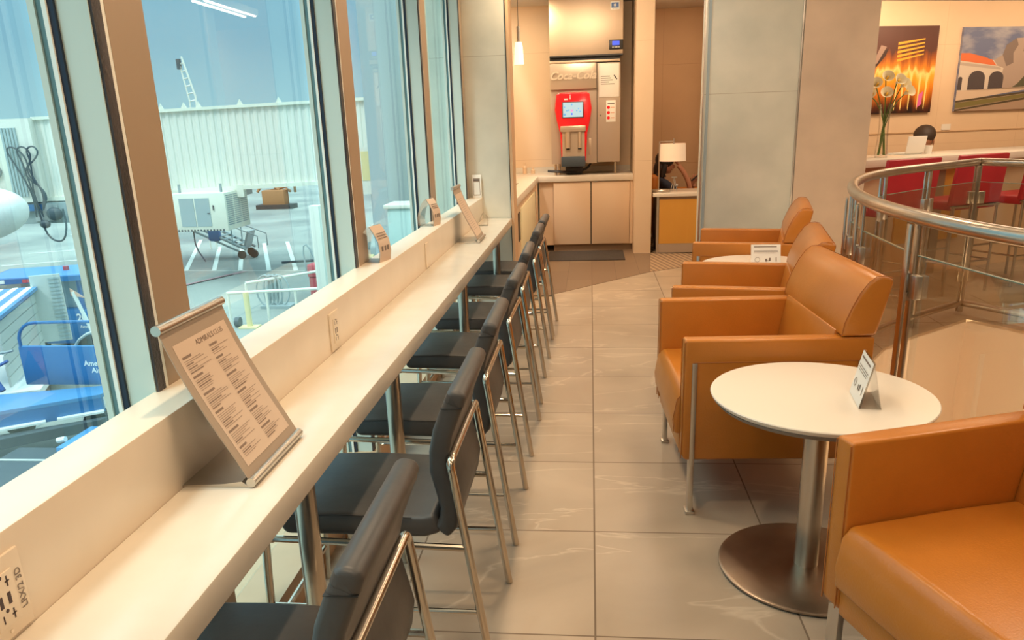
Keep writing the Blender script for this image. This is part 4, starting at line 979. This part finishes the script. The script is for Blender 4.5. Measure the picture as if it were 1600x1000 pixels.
# building foundation wall under the lounge (visible only from outside)
struct(MB().box(-1.10, -1.05, -20, 4.3, G, 0.1).build('wall_facade', 'sheer', smooth=False))
struct(MB().box(-1.25, -1.05, -20, 4.3, 2.75, 4.2).build('trim_5', 'sheer', smooth=False))
# terminal bays beyond the windows
tb = MB(); tb.box(-2.3, -1.15, 9.4, 26, G, 5); w_ = struct(tb.build('wall_terminal', 'sheer', smooth=False), 'pale teal clad terminal wall beyond the far windows')
for y, m_ in ((9.38, 'tealclad'),):
    MB().box(-2.15, -1.9, 9.36, 9.40, .5, 5).build('cladding_strip', m_, w_, smooth=False); MB().box(-1.62, -1.5, 9.36, 9.40, 1.0, 5).build('cladding_strip', m_, w_, smooth=False)
    MB().box(-2.4, -2.2, 9.30, 9.45, 1.2, 5).build('cladding_strip', m_, w_, smooth=False)
tc_ = MB().cyl((-2.86, 9.4, G), (-2.86, 9.4, 5), .34, 40).build('facade_column', 'concol'); tag(tc_, 'round grey facade column outside the third window', 'column')
eb = empty('equipment_cabinet', 'pale boxed equipment cabinet outside the third window', 'cabinet', (-2.35, 8.3, 0))
MB().box(-.30, .30, -.25, .25, -.35, .45, .02).build('body', 'sheer', eb); MB().box(-.34, .34, -.28, .28, .45, .50, .01).build('cap', 'jetwhite', eb); MB().box(-.25, .25, -.2, .2, -4.5, -.35).build('pedestal', 'concol', eb)
sg = empty('yellow_sign', 'yellow warning sign on a pole outside the third window', 'sign', (-3.25, 9.6, 0))
MB().box(-.13, .13, -.02, .02, .72, 1.14).build('sign_board', 'yellowpaint', sg); MB().box(-.15, .15, -.015, .025, .52, 1.2).build('backing', 'jetwhite', sg); MB().cyl((0, .04, G), (0, .04, 1.2), .04, 10).build('pole', 'greymetal', sg)

# jet bridge
P0 = Vector((-22.9, 29.40, 0)); P1 = Vector((-7.2, 31.25, 0)); jd = (P1-P0); JL = jd.length; jd.normalize(); ja = math.atan2(jd.y, jd.x); tilt = .024
jb = empty('jet_bridge', 'long white corrugated passenger jet bridge crossing the apron', 'jet bridge', P0, ja)
def jz(x, z): return z+x*tilt
g = MB(); nr = 46; zt, zb = 2.30, -.92
def corr():
    g = MB(); pts = []
    n = int(JL/.30)
    for i in range(n+1):
        x = i*JL/n
        pts += [(x, 0), (x+.10, 0), (x+.14, .045), (x+.24, .045)]
    pts = [p for p in pts if p[0] <= JL]
    A = [g.b.verts.new((x, d, jz(x, zb))) for x, d in pts]; B = [g.b.verts.new((x, d, jz(x, zt))) for x, d in pts]
    for i in range(len(pts)-1): g.b.faces.new((A[i], A[i+1], B[i+1], B[i]))
    return g
corr().build('corrugated_side', 'jetwhite', jb, smooth=False)
g = MB(); g.quad((0, .0, jz(0, zt)), (JL, 0, jz(JL, zt)), (JL, 3, jz(JL, zt)), (0, 3, jz(0, zt))); g.quad((0, .0, jz(0, zb)), (JL, 0, jz(JL, zb)), (JL, 3, jz(JL, zb)), (0, 3, jz(0, zb))); g.quad((0, 3, jz(0, zb)), (JL, 3, jz(JL, zb)), (JL, 3, jz(JL, zt)), (0, 3, jz(0, zt)))
g.quad((0, 0, zb), (0, 3, zb), (0, 3, zt), (0, 0, zt)); g.quad((JL, 0, jz(JL, zb)), (JL, 3, jz(JL, zb)), (JL, 3, jz(JL, zt)), (JL, 0, jz(JL, zt)))
g.build('tunnel_body', 'jetwhite', jb, smooth=False)
rot = Matrix.Rotation(-math.atan(tilt), 4, 'Y')
for z, h in ((zt+.04, .12), (zb, .16)): MB().obox((JL/2, -.04, jz(JL/2, z)), (JL, .14, h), rot=rot).build('edge_beam', 'jetcream', jb, smooth=False)
for x in (5.35, 6.3, 6.9, 8.6, 10.2): MB().prism([(x-.12, jz(x, zt)+.1), (x, jz(x, zt)+.32), (x+.12, jz(x, zt)+.1)], -.08, -.03, 'y').build('lifting_eye', 'jetcream', jb, smooth=False)
MB().box(8.0, 8.3, -.12, .1, -1.1, -.6).build('hanger', 'jetcream', jb, smooth=False)
MB().box(14.0, 14.5, 1.0, 1.5, G, -.7).build('support_column', 'jetwhite', jb, smooth=False)
pp_ = MB(); pp_.tube([(5.6, .3, -1.0), (6.4, .3, -1.22), (7.2, .3, -.95)], .05, 8); pp_.tube([(5.6, .2, -1.12), (7.8, .2, -1.08)], .08, 8); pp_.build('underside_pipes', 'darkmetal', jb)
MB().box(5.6, 7.9, .9, 2.4, -1.15, -.9).build('underframe', 'greymetal', jb, smooth=False)
# cab end
cabp = MB(); cabp.box(-1.15, .05, -.4, 3.2, -1.0, 2.35); cab = cabp.build('rotunda_cab', 'jetwhite', jb, smooth=False)
MB().box(-2.5, -1.15, -.3, 3, -1.0, 1.95).build('bridge_nose', 'jetcream', jb, smooth=False)
for i in range(5): MB().box(-1.14+.22*i*.6, -1.06+.22*i*.6, -.46, -.4, -.75, 2.0).build('accordion_rib', 'greypanel', jb, smooth=False)
MB().prism([(-3.6, -.6), (-2.3, -1.0), (-2.45, 1.6), (-3.6, 2.2)], -.9, 2.6, 'y').build('canopy_bellows', 'greypanel', jb, smooth=False)
MB().tube([(-2.4, -.95, -.9), (-2.5, -.95, 1.65), (-3.6, -.95, 2.3)], .07, 8).build('canopy_frame', 'jetcream', jb); MB().tube([(-2.42, -.95, .35), (-3.6, -.95, .35)], .05, 8).build('canopy_frame', 'jetcream', jb)
MB().cyl((-1.8, -.42, .30), (-1.8, -.30, .30), .30, 24).build('round_port', 'greymetal', jb)
MB().box(-1.6, .9, -.3, .6, -1.9, -1.05).build('machinery_box', 'greymetal', jb, smooth=False); MB().box(-.5, .5, -.35, -.3, -1.8, -1.1).build('machinery_cover', 'concol', jb, smooth=False)
cab_c = MB()
CX = .75
for k_ in (0, 1, 2):
    cab_c.tube([(-1.05+k_*.15, -.6, -1.6), (-1.0, -.6, -.6), (-1.5+.35*k_, -.6, .6), (-1.75+.40*k_, -.6, 1.15), (-1.45+.45*k_, -.6, 1.3), (-1.0+.3*k_, -.6, .9), (-.95-.2*k_, -.6, .2), (-.55+.1*k_, -.6, -.6), (-.7, -.6, -1.3)], .035, 7, smooth=2)
cab_c.tube([(-.9, -.6, -1.5), (-.7, -.65, -2.5), (-.1, -.65, -2.7), (.15, -.6, -2.0), (.1, -.6, -1.3)], .04, 7, smooth=2)
cab_c.ball((-.3, -.55, -1.5), .28, (1.2, .6, 1)); cab_c.ball((-.75, -.6, -1.9), .22, (1, .6, .8))
bmesh.ops.translate(cab_c.b, verts=cab_c.b.verts, vec=(CX, 0, 0))
cab_c.build('hanging_cables', 'darkmetal', jb)
MB().box(-.9, -.1, -.5, -.3, -1.35, -1.1).build('blue_bracket', 'blue', jb)
# AC unit under the bridge
au = empty('air_conditioning_unit', 'white boxy air handling unit hanging under the jet bridge', 'machine', (-17.25, 29.05, -2.37))
MB().box(0, 2.3, 0, 2.2, 0, 1.55, .03).build('housing', 'jetcream', au)
for x in (.32, 1.0): MB().box(x, x+.62, -.02, .01, .2, 1.35).build('door_panel', 'greypanel', au, smooth=False)
MB().box(1.76, 1.80, -.05, .0, .85, 1.05).build('handle', 'darkmetal', au); MB().box(1.5, 1.6, -.05, .0, .72, .75).build('handle', 'darkmetal', au)
lv = MB()
for i in range(15):
    for y0 in (.12, .8, 1.48): lv.box(2.295, 2.32, y0, y0+.58, .22+.085*i, .255+.085*i)
lv.build('louvres', 'greymetal', au, smooth=False)
hs = MB()
for i in range(15): hs.box(.1+.14*i, .17+.14*i, -.012, .0, .0, .07)
hs.build('hazard_stripes', 'darkmetal', au, smooth=False)
for x in (.2, 2.0):
    for y in (.3, 1.9): MB().box(x, x+.08, y, y+.08, 1.55, 1.9).build('hanger', 'greymetal', au, smooth=False)
MB().tube([(.6, .3, 0), (.65, .2, -.7), (1.0, .2, -1.3)], .03, 6, smooth=1).build('hose', 'darkmetal', au)
# gangway stairs behind
sr = empty('boarding_stairs', 'grey wheeled metal boarding ramp behind the air handling unit', 'stairs', (-17.4, 35.0, G))
def ramp():
    g = MB()
    for y in (0, 1.1):
        g.tube([(-3.6, y, 2.35), (.35, y, .45)], .07, 6); g.tube([(-3.6, y, 2.05), (.2, y, .25)], .05, 6)
    for i in range(14): g.obox((-3.5+.28*i, .55, 2.33-.135*i), (.22, 1.1, .03))
    return g
ramp().build('ramp_frame', 'greymetal', sr, smooth=False)
rl = MB()
for y in (0, 1.1):
    rl.tube([(-1.5, y, 1.35), (-1.5, y, 2.1), (1.0, y, 1.1), (1.0, y, .5)], .03, 6); rl.tube([(-.3, y, .8), (-.3, y, 1.6)], .03, 6)
rl.build('handrails', 'greymetal', sr, smooth=False)
for x, y in ((.1, .0), (.6, .3), (.1, 1.1)): MB().cyl((x, y-.06, .2), (x, y+.06, .2), .2, 16).build('wheel', 'tyre', sr)
MB().box(-1.5, -.9, -.12, .2, .9, 1.5, .1, 2).build('blue_drum', 'blue', sr)
MB().obox((.3, .6, .9), (.1, .8, .9), rot=Matrix.Rotation(R(20), 4, 'Y')).build('grey_board', 'greymetal', sr)
# far mast with ladder look
mt = empty('lattice_mast', 'thin blue-white lattice mast rising above the jet bridge', 'mast', (-20.2, 38.3, 0))
g = MB(); g.tube([(0, 0, G), (0, 0, 3.4), (-.45, 0, 5.3)], .05, 6); g.tube([(-.35, 0, G), (-.35, 0, 3.2), (-.62, 0, 5.1)], .04, 6)
for i in range(6): g.tube([(-.02-.08*i, 0, 3.2+.36*i), (-.36-.05*i, 0, 3.15+.36*i)], .04, 6)
g.build('lattice', 'jetwhite', mt); MB().box(-.72, -.55, -.1, .1, 4.7, 5.2).build('lamp_head', 'darkmetal', mt)
# aircraft nose
an = empty('aircraft', 'white aircraft nose entering from the left edge of the view', 'aircraft', (-25.85, 25.9, -1.02))
prof = []
for i in range(17):
    a = PI/2*i/16; prof.append((1.5*math.sin(a)**.75 if i else .01, -4.4*(1-math.cos(a))**1.0))
g = MB(); rings = []
for r_, x in prof: rings.append([g.b.verts.new((4.4+x, r_*math.cos(2*PI*k/40), r_*math.sin(2*PI*k/40)*.85+.08*x)) for k in range(40)])
for A, B in zip(rings, rings[1:]):
    for k in range(40): g.b.faces.new((A[k], A[(k+1) % 40], B[(k+1) % 40], B[k]))
last = rings[-1]; ext = [g.b.verts.new((v.co.x-14, v.co.y, v.co.z)) for v in last]
for k in range(40): g.b.faces.new((last[k], last[(k+1) % 40], ext[(k+1) % 40], ext[k]))
g.build('fuselage', 'whitepaint', an); MB().cyl((-.9, 0, -1.2), (-1.1, 0, -3.1), .09, 10).build('nose_gear', 'greymetal', an); MB().cyl((-1.1, -.2, -2.75), (-1.1, .2, -2.75), .38, 20).build('wheel', 'tyre', an)
# orange equipment cluster far right under bridge
eq = empty('ground_power_cart', 'rusty orange equipment cluster under the far end of the jet bridge', 'equipment', (-25.8, 60.5, G))
g = MB(); rnd = random.Random(5)
for i in range(14): g.tube([(rnd.uniform(-2, 2), 0, rnd.uniform(1.2, 3.4)), (rnd.uniform(-2, 2), .5, rnd.uniform(1.0, 3.4))], .11, 6)
g.build('frame_bars', 'rust', eq); MB().box(-.9, 1.0, -.5, .6, .1, 1.5, .1).build('body', 'rust', eq); MB().box(-1.4, 1.6, -.7, .7, 0, .35).build('base', 'tyre', eq)
tbn = empty('tow_bar', 'yellow tow bar lying on the apron', 'tow bar', (-13.3, 32.6, G))
MB().cyl((.6, 0, .25), (3.4, 0, .32), .17, 12).build('bar', 'yellowpaint', tbn); MB().cyl((-1.0, 0, .18), (.6, 0, .25), .06, 8).build('tow_head', 'darkmetal', tbn)
for x in (.8, 3.0): MB().cyl((x, -.12, .14), (x, .12, .14), .14, 12).build('wheel', 'tyre', tbn)
# stanchion barrier with yellow bollard
bb = empty('pipe_barrier', 'pale pipe barrier frame around the yellow bollard', 'barrier', (-10.9, 21.6, G))
g = MB()
g.tube([(-.9, 1.6, 1.05), (1.0, 3.8, 1.05)], .05, 8); g.tube([(-.9, .2, 1.0), (3.0, 1.0, 1.0)], .05, 8); g.tube([(1.0, 3.8, 1.05), (3.0, 1.0, 1.0)], .05, 8)
for x, y in ((-.9, .2), (.3, .45), (1.2, .65), (2.1, .8), (1.0, 3.8), (2.9, 1.0), (-.9, 1.6)): g.tube([(x, y, 0), (x, y, 1.03)], .045, 8)
g.build('pipes', 'jetwhite', bb); 
for x, y in ((-.5, -.3), (.9, 2.4)): MB().cyl((x, y, .16), (x+.15, y, .16), .16, 14).build('wheel', 'darkmetal', bb)
yb_ = empty('bollard', 'faded yellow bollard standing among the pale pipes', 'bollard', (-10.9, 21.2, G))
MB().cyl((0, 0, 0), (0, 0, 1.15), .09, 20).build('post', 'yellowpaint', yb_); MB().box(-.3, .3, -.2, .2, 0, .05).build('foot', 'yellowpaint', yb_)
hr = empty('hose_reel', 'grey hose reel cart with a red machine beside it on the apron', 'hose reel', (-10.55, 24.1, G))
g = MB()
for i in range(4): g.tube([(-.9+.14*i+.05*math.cos(a), .5*math.cos(a)*.3, .62+.55*math.sin(a)) for a in [2*PI*k/20 for k in range(20)]], .035, 6, closed=True)
for i in range(3): g.tube([(-.9+.25*i+.35*math.cos(a), -.1, .62+.55*math.sin(a)) for a in [2*PI*k/20 for k in range(20)]], .03, 6, closed=True)
g.build('hose_coils', 'greymetal', hr); MB().box(-1.1, .0, -.3, .3, 0, .1).build('base', 'greymetal', hr)
rm = empty('red_machine', 'small faded red motor unit beside the hose reel', 'machine', (-10.15, 25.9, G))
MB().box(-.35, .45, -.3, .3, .75, 1.25, .08, 2).build('hood', 'equipred', rm); MB().box(-.3, .25, -.25, .25, 0, .75).build('lower_body', 'equipred', rm); MB().tube([(-.4, -.2, 1.0), (-.45, -.2, 1.9), (-.25, -.2, 2.0), (0, -.2, 1.3)], .03, 6, smooth=1).build('handle', 'greymetal', rm); MB().cyl((.5, -.3, .4), (.5, .3, .4), .35, 20).build('wheel', 'greymetal', rm)
yc = empty('yellow_barrier', 'pale yellow barrier block near the window edge on the apron', 'barrier', (-9.35, 27.2, G))
MB().box(-.4, .9, -.3, .3, 0, .7, .1, 2).build('body', 'yellowpaint', yc); MB().cyl((-.1, 0, .6), (-.1, 0, 1.1), .13, 14).build('cap_post', 'yellowpaint', yc)
wpn = tag(MB().box(-8.05, -7.75, 19.85, 20.15, G, -.58, .03).build('utility_post', 'jetwhite'), 'white square utility post outside the second window', 'post')

# ---- blue ground vehicles at lower left
def wheels(t, pts, r=.32):
    for x, y in pts: MB().cyl((x, y-.1, r), (x, y+.1, r), r, 20).build('wheel', 'tyre', t)
tg = empty('baggage_tug', 'blue baggage tug with a flat blue roof and number 201', 'tug', (-15.4, 18.0, G))
MB().prism([(-1.15, -.7), (1.4, -.05), (.9, 2.0), (-1.7, 1.2)], 2.22, 2.36, 'z').build('roof', 'blue', tg, smooth=False)
MB().prism([(-1.10, -.6), (1.3, .0), (.85, 1.9), (-1.6, 1.15)], 2.36, 2.37, 'z').build('roof_top', 'blue2', tg, smooth=False)
MB().box(-.9, 1.5, .1, 1.6, .35, 1.35, .05).build('body', 'blue', tg)
for x, y in ((-.95, -.35), (1.1, .15), (.8, 1.7), (-1.3, 1.1)): MB().box(x-.04, x+.04, y-.04, y+.04, 1.2, 2.25).build('roof_post', 'bluedark', tg, smooth=False)
MB().box(.05, 1.2, .45, .5, 1.35, 2.2).build('windscreen', 'greypanel', tg, smooth=False)
MB().box(.35, .8, .6, 1.0, 1.1, 1.75, .08).build('driver_seat', 'darkmetal', tg)
MB().box(-1.05, -.6, .1, .7, 1.4, 2.15).build('white_box', 'jetwhite', tg, smooth=False)
for x, m_ in ((-1.05, 'equipred'), (-.75, 'whitepaint'), (-.1, 'equipred'), (.15, 'whitepaint')): MB().obox((x+.1, -.66+.26*(x+1.15)-.02, 2.29), (.22, .02, .09), R(14)).build('reflector', m_, tg, smooth=False)
MB().cyl((.35, .8, 2.37), (.35, .8, 2.48), .08, 12).build('beacon', 'equipred', tg)
text_mb('201', .30, frame((1.12, .085, 1.12), (1, 0, 0), (0, 0, 1)), .006, bold=.006).build('number', 'whitepaint', tg)
text_mb('American', .12, frame((1.18, .085, .86), (1, 0, 0), (0, 0, 1)), .004).build('lettering', 'whitepaint', tg)
wheels(tg, ((-.5, .15), (1.1, .15), (-.5, 1.5), (1.1, 1.5)))
# canopied baggage cart
bc2 = empty('canopied_baggage_cart', 'baggage cart with blue and white striped canopy and pale slatted side', 'cart', (-14.45, 16.5, G), R(115))
cn = MB().box(-3.7, -.02, -.15, 1.5, 2.26, 2.34).build('canopy', 'blue2', bc2, smooth=False)
for i in range(5): MB().box(-3.7, -.02, -.05+.33*i, .09+.33*i, 2.338, 2.348).build('white_stripe', 'whitepaint', cn, smooth=False)
MB().box(-.05, .03, -.70, .0, .85, 2.62).build('slatted_end', 'bluewhite', bc2, smooth=False)
sl = MB()
for i in range(17): sl.box(-.075, -.05, -.68, -.42, .9+.1*i, .95+.1*i)
sl.build('end_slats', 'greypanel', bc2, smooth=False)
g = MB()
for i in range(6): g.box(-3.6, -.05, -.05, .0, .70+.25*i, .92+.25*i)
g.build('side_boards', 'bluewhite', bc2, smooth=False)
MB().box(-3.7, .3, -.6, 1.5, .45, .6).build('deck', 'whitepaint', bc2, smooth=False); wheels(bc2, ((-2.9, -.3), (.0, -.3), (-2.9, 1.2), (.0, 1.2)), .28)
MB().tube([(.1, -1.25, .7), (.1, -.9, 2.1)], .05, 6).build('white_post', 'whitepaint', bc2); MB().prism([(-.85, 2.0), (-1.2, 1.9), (-.85, 2.2)], .08, .10, 'x').build('orange_flag', 'cone', bc2, smooth=False)
# foreground blue belt loader with the lettered panel
bl = empty('belt_loader', 'bright blue belt loader with white airline lettering on its side panel', 'belt loader', (-11.1, 12.2, G))
MB().box(-.85, 1.65, .35, .42, 1.0, 1.84, .02).build('side_panel', 'blue', bl)
text_mb('American', .155, frame((.86, .342, 1.47), (1, 0, 0), (0, 0, 1)), .003, bold=.003).build('lettering', 'whitepaint', bl)
text_mb('Airlines', .155, frame((.94, .342, 1.32), (1, 0, 0), (0, 0, 1)), .003, bold=.003).build('lettering', 'whitepaint', bl)
MB().prism([(1.22, 1.59), (1.30, 1.53), (1.44, 1.33), (1.36, 1.39)], .336, .345, 'y').build('tail_emblem', 'whitepaint', bl)
MB().prism([(1.30, 1.51), (1.40, 1.42), (1.47, 1.25), (1.40, 1.31)], .336, .344, 'y').build('tail_emblem', 'equipred', bl)
MB().tube([(-.8, .38, 1.78), (-.8, .38, 2.1), (-.6, .38, 2.32), (-.3, .38, 2.36), (1.7, .38, 2.36)], .035, 8, smooth=1).build('guard_rail', 'blue', bl)
MB().tube([(.0, .8, 1.6), (.3, .8, 1.95), (.8, .8, 2.1), (1.1, .8, 2.0), (1.3, .8, 1.7)], .03, 8, smooth=1).build('guard_hoop', 'bluewhite', bl)
MB().tube([(-.8, .38, 1.84), (1.65, .38, 1.84)], .02, 6).build('panel_edge', 'blue2', bl)
g = MB(); g.prism([(-3.4, -1.35), (-1.0, -.3), (.9, .3), (1.2, .3), (1.2, -.25), (-.6, -1.5), (-2.6, -3.2)], .92, 1.0, 'z'); g.build('deck', 'blue2', bl, smooth=False)
g = MB(); g.prism([(1.2, -.25), (1.2, -.18), (-.6, -1.43), (-2.6, -3.13), (-2.6, -3.2), (-.6, -1.5)], .62, .93, 'z'); g.build('deck_skirt', 'blue', bl, smooth=False)
g = MB(); g.prism([(1.3, -.5), (1.3, -.3), (-.6, -1.55), (-2.6, -3.2), (-2.2, -3.5), (-.4, -1.8)], .35, .55, 'z'); g.build('chassis', 'darkmetal', bl, smooth=False)
for (ax, ay), (bx_, by_) in (((.55, -.75), (1.25, -.3)), ((-.25, -1.35), (.40, -.88))):
    d_ = Vector((bx_-ax, by_-ay)); MB().obox(((ax+bx_)/2, (ay+by_)/2, .66), (d_.length, .14, .04), math.atan2(d_.y, d_.x)).build('white_plate', 'whitepaint', bl, smooth=False)
MB().tube([(-2.2, -.3, 1.0), (-1.1, .3, 1.55)], .035, 6).build('brace_pole', 'bluedark', bl); MB().tube([(-1.9, .3, 1.9), (-1.2, .1, .95)], .06, 8).build('blue_strut', 'bluedark', bl); MB().tube([(-2.4, .3, 1.5), (-1.0, .38, 1.75)], .03, 6).build('grey_pole', 'greymetal', bl)
wheels(bl, ((-.9, .0), (.9, .0)), .30)
# dark low vehicle at the bottom with blue block and red stripe
lv_ = empty('blue_tow_tractor', 'dark low tow tractor with a blue block and a red stripe below the window', 'tractor', (-8.9, 9.4, G))
MB().box(-.2, 1.3, .0, 1.0, .45, .95, .04).build('blue_block', 'blue2', lv_); MB().box(-1.8, 1.6, -.9, 1.1, .25, .47, .03).build('chassis', 'darkmetal', lv_)
MB().box(-1.2, 1.2, -1.25, -.9, .3, .62, .02).build('bumper', 'bluedark', lv_); MB().box(-1.0, .3, -1.27, -1.24, .50, .6).build('red_stripe', 'equipred', lv_); MB().cyl((-.35, .3, .95), (-.2, .3, .98), .05, 8).build('lamp', 'whitepaint', lv_)
MB().tube([(-1.8, -.2, .8), (1.0, -.1, .75)], .02, 6).build('grab_rail', 'bluewhite', lv_)
wheels(lv_, ((-1.0, -.7), (1.0, -.7)), .26)
yk = empty('yellow_basket', 'yellow wire basket on the apron beside the tug', 'basket', (-19.3, 24.3, G))
g = MB()
for i in range(5): g.tube([(-.6+.3*i, -.4, .4), (-.6+.3*i, -.4, 1.1)], .03, 6); g.tube([(-.6+.3*i, .4, .4), (-.6+.3*i, .4, 1.1)], .03, 6)
for z in (.4, .75, 1.1):
    g.tube([(-.6, -.4, z), (.6, -.4, z), (.6, .4, z), (-.6, .4, z)], .03, 6, closed=True)
g.build('wire_frame', 'yellowpaint', yk)
for x in (-.5, .5): MB().cyl((x, -.4, .2), (x, .4, .2), .2, 14).build('wheel', 'tyre', yk)
